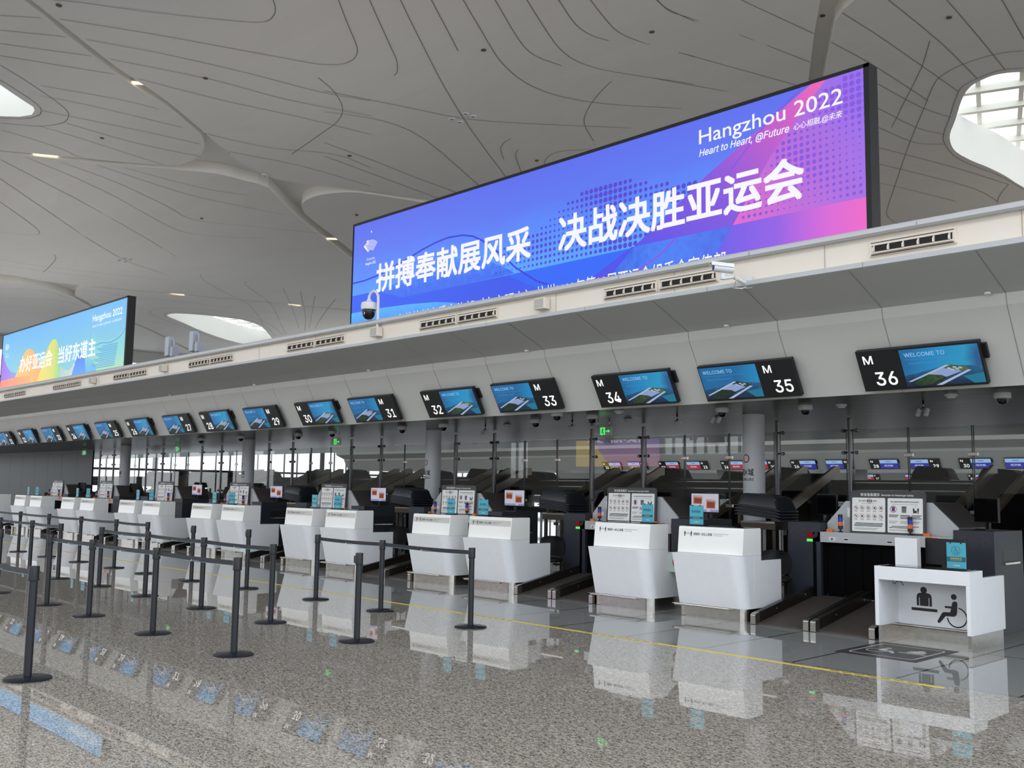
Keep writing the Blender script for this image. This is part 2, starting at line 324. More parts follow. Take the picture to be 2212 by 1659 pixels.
LINES=[
[(-31.75,9.88),(-31.55,10.11),(-31.34,10.34),(-31.08,10.67),(-30.75,11.16),(-30.38,11.75),(-29.97,12.37),(-29.49,13.07),(-28.99,13.81),(-28.6,14.4),(-28.38,14.74),(-28.25,14.91),(-28.14,15.05),(-28,15.17),(-27.87,15.26),(-27.73,15.3),(-27.57,15.31),(-27.41,15.28),(-27.25,15.24),(-27.1,15.19),(-26.95,15.12),(-26.79,15.03),(-26.62,14.92),(-26.45,14.78),(-26.28,14.65)],
[(-34.59,9.23),(-34.42,9.39),(-34.24,9.55),(-34.07,9.71),(-33.89,9.87),(-33.72,10.03),(-33.54,10.19)],
[(-33.1,10.6),(-32.6,11.43),(-32.11,12.27),(-31.65,13.11),(-31.25,13.97),(-30.88,14.83),(-30.56,15.63),(-30.3,16.36),(-30.08,17.01),(-29.91,17.56),(-29.79,17.94),(-29.71,18.19),(-29.61,18.42),(-29.47,18.66),(-29.3,18.87),(-29.13,19.03),(-28.95,19.12),(-28.77,19.15),(-28.58,19.16),(-28.38,19.13),(-28.18,19.06),(-27.99,18.97),(-27.82,18.88),(-27.65,18.76),(-27.42,18.56),(-27.09,18.25),(-26.71,17.86),(-26.3,17.45),(-25.86,17.02),(-25.4,16.58),(-24.96,16.16)],
[(-35.97,9.63),(-35.72,9.91),(-35.47,10.19),(-35.22,10.48),(-34.97,10.76),(-34.73,11.04),(-34.48,11.33)],
[(-34.07,11.89),(-33.68,12.66),(-33.29,13.45),(-32.93,14.28),(-32.63,15.21),(-32.37,16.19),(-32.16,17.16),(-32.02,18.09),(-31.93,18.99),(-31.82,19.84),(-31.65,20.57),(-31.45,21.22),(-31.25,21.9)],
[(-37.3,10.02),(-37.01,10.44),(-36.71,10.86),(-36.4,11.29),(-36.1,11.71),(-35.79,12.14),(-35.49,12.57)],
[(-35.16,13.14),(-34.68,14.19),(-34.21,15.28),(-33.84,16.34),(-33.65,17.34),(-33.56,18.3),(-33.41,19.32),(-33.14,20.43),(-32.83,21.6),(-32.55,22.82)],
[(-38.57,10.39),(-38.24,10.96),(-37.9,11.53),(-37.56,12.11),(-37.21,12.69),(-36.86,13.27),(-36.51,13.86)],
[(-36.16,14.62),(-35.95,15.56),(-35.74,16.53),(-35.5,17.54),(-35.21,18.61),(-34.89,19.73),(-34.64,20.84),(-34.47,21.9),(-34.34,22.95),(-34.23,24.04)],
[(-39.57,10.68),(-39.88,11.11),(-40.2,11.56),(-40.54,12.01),(-40.93,12.5),(-41.34,13.01),(-41.71,13.44),(-42.01,13.76),(-42.25,14),(-42.49,14.19),(-42.72,14.33),(-42.93,14.42),(-43.18,14.49),(-43.46,14.57),(-43.78,14.62),(-44.12,14.63),(-44.51,14.55),(-44.93,14.41),(-45.29,14.24),(-45.57,14.06),(-45.8,13.86),(-46.01,13.62),(-46.23,13.35),(-46.43,13.06),(-46.62,12.76)],
[(-41.28,11.18),(-41.61,11.61),(-41.95,12.05),(-42.25,12.43),(-42.49,12.72),(-42.7,12.95),(-42.9,13.14),(-43.1,13.29),(-43.29,13.4),(-43.5,13.48),(-43.74,13.55),(-44.01,13.59),(-44.28,13.59),(-44.56,13.55),(-44.84,13.48),(-45.13,13.34),(-45.43,13.13),(-45.73,12.86),(-46.03,12.58)],
[(-40.46,12.46),(-39.99,13.33),(-39.51,14.21),(-39.12,14.98),(-38.9,15.57),(-38.78,16.05),(-38.66,16.54)],
[(-41.68,12.83),(-41.48,13.26),(-41.26,13.68),(-41.01,14.34),(-40.68,15.41),(-40.28,16.76),(-39.88,18.14)],
[(-43.48,13.5),(-43.02,14.65),(-42.52,15.83),(-42.07,16.92),(-41.72,17.87),(-41.44,18.74),(-41.16,19.63)],
[(-44.09,14.76),(-44.04,15.71),(-43.97,16.69),(-43.81,17.66),(-43.52,18.59),(-43.14,19.5),(-42.76,20.43)],
[(-45.54,14.11),(-45.53,14.67),(-45.52,15.25),(-45.52,16.02),(-45.55,17.14),(-45.58,18.5),(-45.59,19.91)],
[(-47.47,13.01),(-47.56,13.93),(-47.64,14.87),(-47.74,15.67),(-47.95,16.22),(-48.19,16.62),(-48.25,17.04),(-48,17.54),(-47.54,18.04),(-47.08,18.54)],
[(-51.72,14.27),(-52.3,15.1),(-52.9,15.96),(-53.52,16.85),(-54.15,17.76),(-54.8,18.71),(-55.6,19.79),(-56.64,21.11),(-57.92,22.64),(-59.34,24.23),(-60.83,25.81),(-62.51,27.48),(-64.46,29.33)],
[(-54.69,15.16),(-55.94,16.34),(-57.31,17.61),(-58.95,19.14),(-61.29,21.21),(-64.38,23.82),(-67.48,26.49),(-69.52,28.62),(-70.77,30.36),(-72.06,32.2)],
[(-58.71,16.36),(-59.55,17.08),(-60.45,17.83),(-61.29,18.51),(-61.99,19.05),(-62.58,19.48),(-63.08,19.81),(-63.44,20.02),(-63.69,20.11),(-63.92,20.16),(-64.16,20.22),(-64.38,20.23),(-64.57,20.05),(-64.74,19.57),(-64.87,18.9),(-65.01,18.24)],
[(-50.41,15.02),(-50.79,15.95),(-51.17,16.91),(-51.59,17.86),(-52.04,18.78),(-52.54,19.69),(-53.12,20.66),(-53.9,21.81),(-54.83,23.05),(-55.63,24.17),(-56.19,25.01),(-56.56,25.65),(-56.71,26.26),(-56.59,26.85),(-56.22,27.38),(-55.63,27.93),(-54.8,28.53),(-53.77,29.14),(-52.75,29.75)],
[(-49.76,16.54),(-49.99,17.53),(-50.21,18.55),(-50.52,19.61),(-50.99,20.77),(-51.56,21.98),(-52.11,23.07),(-52.67,23.86),(-53.19,24.48),(-53.36,25.17),(-52.97,25.98),(-52.18,26.83),(-51.26,27.79),(-50.26,28.93),(-49.19,30.21),(-48.2,31.56)],
[(-48.67,17.85),(-48.76,18.79),(-48.85,19.74),(-48.9,20.7),(-48.95,21.57),(-48.97,22.43),(-48.83,23.44),(-48.4,24.71),(-47.82,26.14),(-47.25,27.62)],
[(-47.83,18.85),(-47.66,20.15),(-47.46,21.48),(-47.19,22.63),(-46.84,23.45),(-46.43,24.06),(-46.03,24.68)],
[(-39.71,19.07),(-39.47,19.95),(-39.24,20.86),(-38.91,21.75),(-38.35,22.62),(-37.72,23.46),(-37.32,24.28),(-37.28,25.03),(-37.45,25.74),(-37.62,26.48)],
[(-40.91,20.91),(-40.49,21.91),(-40.09,22.95),(-39.8,24.05),(-39.69,25.27),(-39.68,26.59),(-39.71,27.99)],
[(-30.65,19.09),(-30.91,19.51),(-31.16,19.95),(-31.46,20.36),(-31.79,20.75),(-32.16,21.12),(-32.55,21.45),(-32.95,21.73),(-33.37,21.95),(-33.88,22.14),(-34.48,22.28),(-35.17,22.38),(-35.94,22.49),(-36.81,22.62),(-37.79,22.76),(-38.81,22.91)],
[(-24.36,16.91),(-25.06,17.66),(-25.79,18.46),(-26.43,19.16),(-26.88,19.65),(-27.2,20.01),(-27.48,20.31),(-27.78,20.59),(-28.05,20.81),(-28.28,20.98),(-28.46,21.08),(-28.59,21.12),(-28.72,21.16)],
[(-23.78,17.67),(-24.56,18.59),(-25.39,19.59),(-26.22,20.6),(-27,21.55),(-27.75,22.48),(-28.47,23.4),(-29.15,24.3),(-29.79,25.16),(-30.42,26.04),(-31.03,26.9),(-31.62,27.77),(-32.28,28.77),(-33.07,29.97),(-33.93,31.33),(-34.85,32.77)],
[(-23.21,18.45),(-23.58,18.93),(-23.96,19.43),(-24.36,19.96),(-24.77,20.5),(-25.2,21.07),(-25.65,21.65)],
[(-22.62,19.26),(-23.26,20.19),(-23.93,21.19),(-24.53,22.07),(-24.94,22.69),(-25.24,23.15),(-25.52,23.65),(-25.84,24.29),(-26.14,24.99),(-26.37,25.7),(-26.52,26.39),(-26.59,27.08),(-26.58,27.81),(-26.48,28.55),(-26.3,29.33),(-25.98,30.22),(-25.45,31.28),(-24.76,32.42),(-24.01,33.52)],
[(-22.04,20.09),(-22.61,20.98),(-23.22,21.93),(-23.73,22.77),(-24.06,23.37),(-24.26,23.82),(-24.4,24.27),(-24.47,24.77),(-24.47,25.26),(-24.47,25.76)],
[(-21.45,20.93),(-21.92,21.74),(-22.41,22.59),(-22.84,23.36),(-23.17,23.97),(-23.41,24.46),(-23.6,24.94),(-23.76,25.41),(-23.85,25.86),(-23.89,26.34),(-23.88,26.81),(-23.82,27.31),(-23.65,28),(-23.35,28.99),(-22.91,30.16),(-22.43,31.32)],
[(-20.86,21.77),(-21.17,22.37),(-21.5,22.99),(-21.76,23.55),(-21.92,24.01),(-22,24.39),(-22.05,24.73),(-22.05,25.03),(-22.01,25.28),(-21.97,25.54)],
[(-20.25,22.62),(-20.47,23.12),(-20.69,23.62),(-20.89,24.1),(-21.06,24.52),(-21.2,24.9),(-21.3,25.3),(-21.36,25.69),(-21.36,26.09),(-21.33,26.62),(-21.22,27.37),(-21.04,28.24),(-20.85,29.13)],
[(-18.92,24.36),(-18.99,24.6),(-19.06,24.85),(-19.11,25.18),(-19.12,25.62),(-19.1,26.14),(-19.09,26.67)],
[(-31.6,19.96),(-31.34,21.12),(-31.09,22.35),(-30.89,23.49),(-30.76,24.44),(-30.66,25.26),(-30.49,26.1),(-30.24,26.9),(-29.92,27.7),(-29.46,28.74),(-28.76,30.2),(-27.86,31.9),(-26.87,33.56)],
[(-33.43,21.16),(-33.11,21.92),(-32.82,22.72),(-32.67,23.54),(-32.68,24.32),(-32.84,25.13),(-33.25,26.25),(-34.07,27.93),(-35.21,30.07),(-36.44,32.41)],
[(-36.43,23.12),(-36.54,24.09),(-36.65,25.1),(-36.78,26.1),(-36.95,27.06),(-37.14,28.02),(-37.32,29),(-37.49,30.05),(-37.65,31.13),(-37.83,32.27)],
[(-37.86,24.05),(-38,25.22),(-38.16,26.44),(-38.34,27.73),(-38.55,29.09),(-38.78,30.52),(-39.04,32.04)],
[(-33.11,30.95),(-32.82,30.59),(-32.53,30.23),(-32.26,29.94),(-32.02,29.74),(-31.79,29.61),(-31.58,29.51),(-31.39,29.47),(-31.21,29.46),(-31.04,29.46)],
[(-32.63,33.2),(-32.44,33.02),(-32.24,32.85),(-32.04,32.71),(-31.84,32.6),(-31.64,32.51),(-31.44,32.48),(-31.25,32.47),(-31.06,32.51),(-30.84,32.65),(-30.56,32.92),(-30.25,33.29),(-29.94,33.65)],
[(-33.95,32.95),(-33.43,32.28),(-32.92,31.63),(-32.5,31.14),(-32.22,30.88),(-32.03,30.77),(-31.83,30.65)],
[(-29.19,32.92),(-28.82,32.25),(-28.45,31.6),(-28.08,31.05),(-27.74,30.64),(-27.39,30.32),(-27,30.01),(-26.53,29.67),(-26.01,29.35),(-25.52,29.06),(-25.1,28.84),(-24.7,28.65),(-24.31,28.47)],
[(-18.91,24.37),(-19,24.68),(-19.1,25),(-19.15,25.32),(-19.16,25.56),(-19.12,25.81),(-19.06,26.21),(-18.95,26.84),(-18.81,27.65),(-18.65,28.61),(-18.47,29.79),(-18.26,31.14),(-18.01,32.5)],
[(-21.24,27.18),(-21.05,28.23),(-20.84,29.28),(-20.58,30.43),(-20.25,31.74),(-19.85,33.13),(-19.4,34.51)],
[(-17.09,26.44),(-17.04,27.08),(-16.98,27.73),(-16.91,28.39),(-16.84,29.05),(-16.76,29.73),(-16.67,30.4)],
[(-23.13,29.6),(-22.9,30.37),(-22.64,31.13),(-22.37,31.88),(-22.06,32.61),(-21.74,33.32),(-21.39,34.02)],
[(-16.56,31.38),(-16.48,32.16),(-16.39,32.95),(-16.3,33.92),(-16.23,35.2),(-16.15,36.71),(-16.06,38.27)],
[(-15.14,29.52),(-15.1,30.42),(-15.04,31.34),(-14.99,32.5),(-14.93,34.08),(-14.84,35.96),(-14.74,37.95)],
[(-13.57,29.5),(-13.56,30.73),(-13.55,32),(-13.55,33.27),(-13.58,34.51),(-13.64,35.75),(-13.7,37.04)],
[(-12.13,30.52),(-12.2,31.61),(-12.28,32.74),(-12.36,33.85),(-12.44,34.85),(-12.52,35.8),(-12.6,36.78)],
[(-10.78,31.41),(-10.84,31.9),(-10.91,32.41),(-10.98,32.92),(-11.05,33.45),(-11.12,33.99),(-11.19,34.55)],
[(-11.51,35.48),(-11.77,35.4),(-12.04,35.33),(-12.35,35.31),(-12.74,35.35),(-13.19,35.45),(-13.61,35.58),(-13.99,35.76),(-14.35,35.98),(-14.66,36.21),(-14.89,36.42),(-15.07,36.63),(-15.3,36.96),(-15.58,37.4),(-15.93,37.96),(-16.38,38.7),(-17.01,39.71),(-17.79,40.94),(-18.61,42.25),(-19.47,43.66),(-20.38,45.17),(-21.24,46.58),(-21.99,47.82),(-22.67,48.92),(-23.21,49.82),(-23.55,50.39),(-23.73,50.71),(-23.86,51.03),(-23.98,51.44),(-24.04,51.84),(-24.07,52.24),(-24.05,52.62),(-23.98,53),(-23.92,53.38)],
[(-12.01,36.95),(-12.23,36.86),(-12.45,36.76),(-12.69,36.73),(-12.97,36.78),(-13.28,36.89),(-13.57,37.02),(-13.85,37.15),(-14.12,37.3),(-14.37,37.49),(-14.57,37.7),(-14.74,37.95),(-14.95,38.31),(-15.26,38.85),(-15.62,39.51),(-15.98,40.17),(-16.34,40.82),(-16.71,41.46),(-17,42),(-17.18,42.36),(-17.28,42.62),(-17.37,42.95),(-17.49,43.44),(-17.59,44.02),(-17.65,44.6),(-17.63,45.15),(-17.57,45.69),(-17.47,46.25),(-17.33,46.8),(-17.16,47.38),(-17.02,48.06),(-16.92,48.93),(-16.86,49.94),(-16.81,50.99)],
[(-16.94,35.78),(-16.83,36.82),(-16.71,37.89),(-16.56,38.8),(-16.38,39.44),(-16.19,39.91),(-15.99,40.38)],
[(-18.04,38.04),(-17.92,38.99),(-17.79,39.95),(-17.64,40.75),(-17.44,41.28),(-17.23,41.64),(-17.01,42)],
[(-20.01,42.18),(-19.83,42.56),(-19.64,42.95),(-19.4,43.48),(-19.04,44.25),(-18.63,45.18),(-18.21,46.19),(-17.83,47.28),(-17.46,48.5),(-17.1,49.79)],
[(-20.92,44.13),(-20.77,44.39),(-20.63,44.65),(-20.35,45.21),(-19.81,46.36),(-19.15,47.87),(-18.65,49.28),(-18.48,50.29),(-18.46,51.12),(-18.45,51.99)],
[(-18.96,40),(-18.8,40.83),(-18.64,41.68),(-18.42,42.36),(-18.12,42.74),(-17.77,42.95),(-17.42,43.16)],
[(-17.1,49.79),(-17.39,50.2),(-17.68,50.62),(-17.95,51.05),(-18.18,51.48),(-18.39,51.93),(-18.6,52.39)],
[(-22.09,46.38),(-21.97,46.56),(-21.85,46.73),(-21.61,47.2),(-21.18,48.14),(-20.62,49.43),(-20.08,50.78)],
[(-13.78,33.13),(-14.14,33.76),(-14.51,34.41),(-14.95,35.13),(-15.52,35.98),(-16.17,36.92),(-16.82,37.84),(-17.39,38.66),(-17.94,39.45),(-18.51,40.26)],
[(-68.68,33.48),(-69.24,33.66),(-69.8,33.84),(-70.42,34.11),(-71.05,34.44),(-71.74,34.88),(-72.62,35.57),(-73.8,36.68),(-75.14,38.07),(-76.38,39.45),(-77.29,40.64),(-78.1,41.81),(-79.31,43.14),(-81.22,44.75),(-83.57,46.56),(-86.06,48.48)],
[(-69.67,37.55),(-70.11,37.73),(-70.56,37.92),(-71.07,38.22),(-71.59,38.62),(-72.18,39.14),(-73.08,39.95),(-74.21,41.11),(-75.61,42.57),(-77.68,44.41),(-80.79,46.77),(-84.79,49.65),(-89.45,52.98)],
[(-69.69,40.84),(-71.97,42.48),(-74.16,44.09),(-76.51,45.8),(-79.19,47.7),(-82.15,49.77),(-85.35,52.02)],
[(-69.28,42.23),(-72.95,44.69),(-76.45,47.07),(-79.5,49.11),(-81.92,50.66),(-84.01,51.92),(-86.27,53.28)],
[(-69.76,43.93),(-73.84,46.38),(-77.77,48.72),(-80.89,50.56),(-82.63,51.58),(-83.5,52.09),(-84.38,52.61)],
[(-68.91,45.4),(-72.04,47.01),(-75.11,48.54),(-77.81,49.88),(-79.98,50.96),(-81.85,51.92),(-83.8,52.92)],
[(-87.38,37.54),(-86.97,37.4),(-86.56,37.27),(-86.14,37.26),(-85.66,37.39),(-85.17,37.64),(-84.73,38.13),(-84.36,38.98),(-84.03,40.09),(-83.79,41.18),(-83.67,42.17),(-83.64,43.15),(-83.66,44.04),(-83.69,44.74),(-83.78,45.35),(-84.06,46.08),(-84.58,47.07),(-85.31,48.21),(-86.2,49.38),(-87.3,50.52),(-88.62,51.72),(-90.07,53.01)],
[(-87.38,37.54),(-87.73,37.83),(-88.08,38.12),(-88.52,38.6),(-89.06,39.38),(-89.71,40.36),(-90.49,41.53),(-91.54,42.99),(-92.8,44.69),(-94.08,46.37),(-95.23,47.86),(-96.36,49.31),(-97.64,50.87)],
[(-88.12,39.27),(-87.59,39.08),(-87.07,38.88),(-86.6,38.85),(-86.22,39.02),(-85.89,39.36),(-85.62,39.94),(-85.37,40.9),(-85.15,42.11),(-85.01,43.27),(-85.01,44.27),(-85.1,45.23),(-85.31,46.16),(-85.6,47.04),(-86.02,47.9),(-86.7,48.85),(-87.83,49.98),(-89.32,51.28),(-90.99,52.68)],
[(-85.3,24.23),(-84.6,25.17),(-83.97,26.14),(-83.76,27.1),(-84.2,28.05),(-84.98,28.97),(-85.75,29.91)],
[(-89.69,25.53),(-88.56,26.84),(-87.55,28.19),(-87.03,29.4),(-87.16,30.31),(-87.65,31.04),(-88.14,31.78)],
[(-93.98,26.8),(-93.04,27.8),(-92.14,28.82),(-91.56,29.73),(-91.42,30.45),(-91.53,31.05),(-91.65,31.66)],
[(-72.9,20.58),(-73.22,21.59),(-73.57,22.63),(-73.85,23.79),(-74,25.08),(-74.07,26.5),(-74.15,28.09),(-74.25,29.9),(-74.29,31.88),(-74.22,33.88)],
[(-75.06,21.21),(-75.2,22.19),(-75.35,23.2),(-75.52,24.35),(-75.72,25.72),(-75.92,27.27),(-76.14,28.86)],
[(-82.77,34.21),(-82.51,35.63),(-82.24,37.07),(-82.02,38.89),(-81.81,41.36),(-81.42,44.19),(-80.67,46.92)],
[(-86.02,35.73),(-86.11,35.97),(-86.19,36.2),(-86.28,36.44),(-86.37,36.68),(-86.46,36.93),(-86.54,37.17)],
[(-81.6,29.34),(-81.79,30.69),(-81.98,32.06),(-82.06,33.65),(-81.95,35.59),(-81.68,37.75),(-81.31,39.93)],
[(-90.58,37.69),(-90.67,38.12),(-90.76,38.57),(-90.86,39.01),(-90.96,39.46),(-91.06,39.92),(-91.17,40.38)],
[(-69.42,22.97),(-69.81,23.16),(-70.21,23.35),(-70.82,23.55),(-71.84,23.78),(-73.11,24.02),(-74.23,24.22),(-74.99,24.33),(-75.57,24.39),(-76.16,24.45)],
]
SPOTS= [(-30.05,25.85),(-30.09,26.31),(-30.79,25.75),(-30.87,26.26),(-42.44,23.08),(-42.42,23.6),(-43,23.1),(-42.92,23.61),(-67.72,27.12),(-67.86,27.59),(-68.66,27.11),(-68.88,27.63)]
DOTS= [(-20.56,26.21),(-16.33,30.37),(-12.56,31.77),(-37.01,24.87),(-44.02,30.17),(-42.47,21.75),(-52.58,25.36),(-33.88,16.21),(-31.97,10.22),(-44.58,16.5),(-32.4,32.44),(-44.02,30.18),(-25.1,22.38)]
GLOW= [(-37,14.79),(-49.7,15.74),(-49.63,32.1),(-79.57,36.56),(-76.09,45.84)]
# ---------------------------------------------------------------- large structure
b = MB(); b.poly([(-130, -37, 0), (22, -37, 0), (22, 8.57, 0), (-130, 8.57, 0)], 0); b.poly([(-130, 8.57, 0), (22, 8.57, 0), (22, 125, 0), (-130, 125, 0)], 1)
floor = struct(b.build('floor', [granite(), tile_mat()]))

def Zc(x, y): return 17+0.55*sin(x/9+1)*cos(y/11)+0.3*sin((x+y)/7)
def inside(p, poly):
    c = False; n = len(poly)
    for i in range(n):
        a, q = poly[i], poly[i-1]
        if (a[1] > p[1]) != (q[1] > p[1]) and p[0] < (q[0]-a[0])*(p[1]-a[1])/(q[1]-a[1])+a[0]: c = not c
    return c
def smooth_loop(p, n=3, keep=()):
    out = []; N = len(p)
    for i in range(N):
        a, q, c, d = [Vector(p[(i+k-1) % N]) for k in range(4)]
        for j in range(n):
            t = j/n; v = .5*((2*q)+(c-a)*t+(2*a-5*q+4*c-d)*t*t+(3*q-a-3*c+d)*t**3); out.append((v.x, v.y))
    return out
S4 = [(-20, -14), (-28, -14), (-31, -10), (-29, -6), (-20, -5), (-14, -8)]      # further roof lights over the hall
S5 = [(8, -12), (-3, -12), (-6, -8), (-3, -4), (8, -4), (11, -8)]
S6 = [(-44, -12), (-54, -12), (-57, -8), (-54, -4), (-44, -4), (-41, -8)]
S7 = [(-70, -6), (-82, -6), (-86, -2), (-82, 2), (-70, 2), (-67, -2)]
S8 = [(7, 0), (15, 0), (17, 6), (15, 12), (9, 12), (7, 6)]
S9 = [(-31, 37.4), (-37, 37.4), (-38.5, 39.5), (-37, 41.6), (-31, 41.6), (-29.5, 39.5)]  # invented roof light, added so its lamp can brighten the far bulkhead
HOLES = [smooth_loop(G1, 2), smooth_loop(G2, 2), G3, S1, smooth_loop(S2, 3), smooth_loop(S3, 3)] + [smooth_loop(s, 4) for s in (S4, S5, S6, S7, S8, S9)]
SKYL = HOLES[3:]
verts = []; edges = []
for h in HOLES:
    k = len(verts); verts += [Vector(p) for p in h]; edges += [(k+i, k+(i+1) % len(h)) for i in range(len(h))]
for gx in range(-116, 23, 3):
    for gy in range(-34, 112, 3): verts.append(Vector((gx+.13*(gy % 7), gy+.11*(gx % 5))))
ov, oe, of, *_ = delaunay_2d_cdt(verts, edges, [], 0, 1e-4)
b = MB(); V = [(p.x, p.y, Zc(p.x, p.y)) for p in ov]
F = [tuple(q) for q in of if not any(inside((sum(ov[i].x for i in q)/3, sum(ov[i].y for i in q)/3), h) for h in HOLES)]
b.add(V, F, 0, True)
def wall_up(poly, dz, mi):
    n = len(poly)
    R = [[(x, y, Zc(x, y)) for x, y in poly], [(x, y, Zc(x, y)+dz) for x, y in poly]]
    b.loft(R, mi, False)
for h in HOLES[:3]:
    wall_up(h, .55, 2)
    b.add([(x, y, Zc(x, y)+.55) for x, y in h], [tuple(t) for t in tessellate_polygon([[Vector((x, y, 0)) for x, y in h]])], 0)
for h in SKYL: wall_up(h, 1.9, 2)
for ln in LINES:                       # open joints between the cladding boards
    P = [Vector(p) for p in ln]; Q = []
    for i, p in enumerate(P):
        d = (P[min(i+1, len(P)-1)]-P[max(i-1, 0)])
        if d.length < 1e-6: d = Vector((1, 0))
        d.normalize(); e = Vector((-d.y, d.x))*.013
        Q.append((p+e, p-e))
    b.add([(q.x, q.y, Zc(q.x, q.y)-.02) for pr in Q for q in pr], [(2*i, 2*i+1, 2*i+3, 2*i+2) for i in range(len(P)-1)], 1)
b.box(-130, 22, 112, 124, 17, 17.4, 0)
ceiling = struct(b.build('ceiling', [ceil_mat(), mat('dark_joint', (.46, .45, .435), .8), mat('white_reveal', (.95, .945, .92), .5)], recalc=False))

# roof-light grids: white bars under the sky
def lattice(poly, name, ang):
    xs = [p[0] for p in poly]; ys = [p[1] for p in poly]; cx, cy = sum(xs)/len(xs), sum(ys)/len(ys)
    R = max(max(xs)-min(xs), max(ys)-min(ys))*.75; m = MB(); z = Zc(cx, cy)+1.95
    u = Vector((cos(ang), sin(ang))); v = Vector((-sin(ang), cos(ang)))
    def bar(c, d, w, h, zz):
        e = Vector((-d.y, d.x))*w/2; a = c-d*R; q = c+d*R; B = [a+e, a-e, q-e, q+e]
        m.loft([[(p.x, p.y, zz) for p in B], [(p.x, p.y, zz+h) for p in B]], 0)
    k = -R
    while k < R:
        bar(Vector((cx, cy))+v*k, u, .30, .28, z+.12); k += 2.4
    k = -R
    while k < R:
        bar(Vector((cx, cy))+u*k, v, .2, .16, z+.35); k += 1.7
    return struct(m.build(name, mat('white_roof_light_bar', (.90, .89, .85), .5), recalc=False))
lattice(S3, 'window_1', .35); lattice(S2, 'window_2', .35); 
for i, h in enumerate(SKYL[3:]): pass

# check-in island bulkhead: profile given at its near and far end (y, z)
def bulk(name, near, far, x0, x1, m, mi=None, bevel=0):
    q = MB(); q.loft([[(x0, y, z) for y, z in near], [(x1, y, z) for y, z in far]], 0)
    return struct(q.build(name, m, bevel=bevel))
XN, XF = -3.0, -37.0
def zx(zn, zf, x): return zn+(zf-zn)*(x-XN)/(XF-XN)
def prof(pts, x): return [(y, zx(a, f, x)) for y, a, f in pts]
X0, X1 = 4.0, -62.0
def bulk2(name, pts, m, bevel=0): return bulk(name, prof(pts, X0), prof(pts, X1), X0, X1, m, bevel=bevel)
LIP, BB, BT = (11.15, 2.78, 2.854), (10.68, 3.58, 3.67), (10.66, 3.704, 3.767)
def seams(name, pts, step, off, m):
    """cladding joints across a bulkhead face between two profile points"""
    q = MB(); x = X0-off
    while x > X1:
        for (ya, na, fa), (yb, nb, fb) in zip(pts[:-1], pts[1:]):
            d = Vector((yb-ya, nb-na)).normalized(); nrm = Vector((-d.y, d.x))
            if nrm.x > 0 or (abs(nrm.x) < .01 and nrm.y > 0): nrm = -nrm
            za, zb = zx(na, fa, x), zx(nb, fb, x); e = nrm*.003
            q.add([(x-.0035, ya+e.x, za+e.y), (x+.0035, ya+e.x, za+e.y), (x+.0035, yb+e.x, zb+e.y), (x-.0035, yb+e.x, zb+e.y)], [(0, 1, 2, 3)])
        x -= step
    return struct(q.build(name, m, recalc=False))
JOINT = mat('cladding_joint', (.56, .56, .55), .7)
bulk2('wall_front', [LIP, BB, (10.74, 3.575, 3.665), (11.22, 2.80, 2.87)], PANELW)
bulk2('trim_1', [BB, BT, (10.9, 3.704, 3.767), (10.9, 3.58, 3.67)], PANELW)
bulk2('trim_2', [BT, (9.90, 4.01, 4.10), (9.93, 4.06, 4.15), (10.7, 3.76, 3.82)], UNDER)
bulk2('trim_3', [(9.90, 4.01, 4.10), (9.88, 4.02, 4.11), (9.88, 4.075, 4.145), (9.98, 4.095, 4.165), (10.0, 4.02, 4.11)], COPE)
bulk2('trim_4', [(9.965, 4.06, 4.14), (9.955, 4.365, 4.45), (10.05, 4.365, 4.45), (10.05, 4.06, 4.14)], CREAM)
bulk2('trim_5', [(9.97, 4.352, 4.435), (9.89, 4.352, 4.435), (9.87, 4.37, 4.46), (9.875, 4.41, 4.52), (9.92, 4.437, 4.555), (10.3, 4.445, 4.56), (10.3, 4.352, 4.435)], COPE)
seams('trim_6', [LIP, BB, BT, (9.90, 4.01, 4.10)], 1.34, 1.03, JOINT)
seams('trim_7', [(9.88, 4.02, 4.11), (9.88, 4.075, 4.145)], 2.0, .9, JOINT)
seams('trim_8', [(9.955, 4.075, 4.15), (9.955, 4.355, 4.44)], 2.07, 1.1, mat('cream_joint', (.66, .61, .55), .7))
seams('trim_9', [(9.868, 4.37, 4.46), (9.872, 4.41, 4.52)], 2.0, .3, JOINT)
b = MB(); b.box(X1, X0, 10.2, 21.0, 4.1, 4.3); b.box(X1, X0, 20.8, 21.0, 2.86, 4.3); struct(b.build('ceiling_roof_deck', mat('pale_deck', (.6, .6, .6), .6)))
b = MB()                                        # soffit of long metal panels
y = 11.2
while y < 20.9:
    y2 = min(y+.595, 20.9); b.box(X1, X0, y, y2, 2.835, 2.87, 0); y += .6
soffit = struct(b.build('ceiling_soffit', SOFF))
# island beyond (bulkhead of the next row of desks) and hall ends
OFF = 34.15
def far_bulk(name, pts, m): return bulk(name, [(y+OFF, z) for y, z, _ in pts], [(y+OFF, z) for y, z, _ in pts], 8, -66, m)
far_bulk('wall_island', [LIP, BB, (10.74, 3.575, 0), (11.22, 2.80, 0)], PANELW)
far_bulk('trim_10', [(10.66, 3.57, 0), (10.66, 3.7, 0), (9.9, 4.01, 0), (9.87, 4.43, 0), (10.4, 4.44, 0), (10.9, 3.57, 0)], PANELW)
b = MB(); b.box(-66, 8, 11.2+OFF, 21+OFF, 2.84, 2.9); b.box(-66, 8, 10.2+OFF, 21+OFF, 4.2, 4.3); struct(b.build('ceiling_far_soffit', SOFF))
b = MB(); b.prism([(11.15+2*OFF, 2.78), (10.68+2*OFF, 3.58), (9.9+2*OFF, 4.0), (9.87+2*OFF, 4.43), (12+2*OFF, 4.4), (12+2*OFF, 2.78)], 'x', -75, 8); struct(b.build('wall_far_island', PANELW))
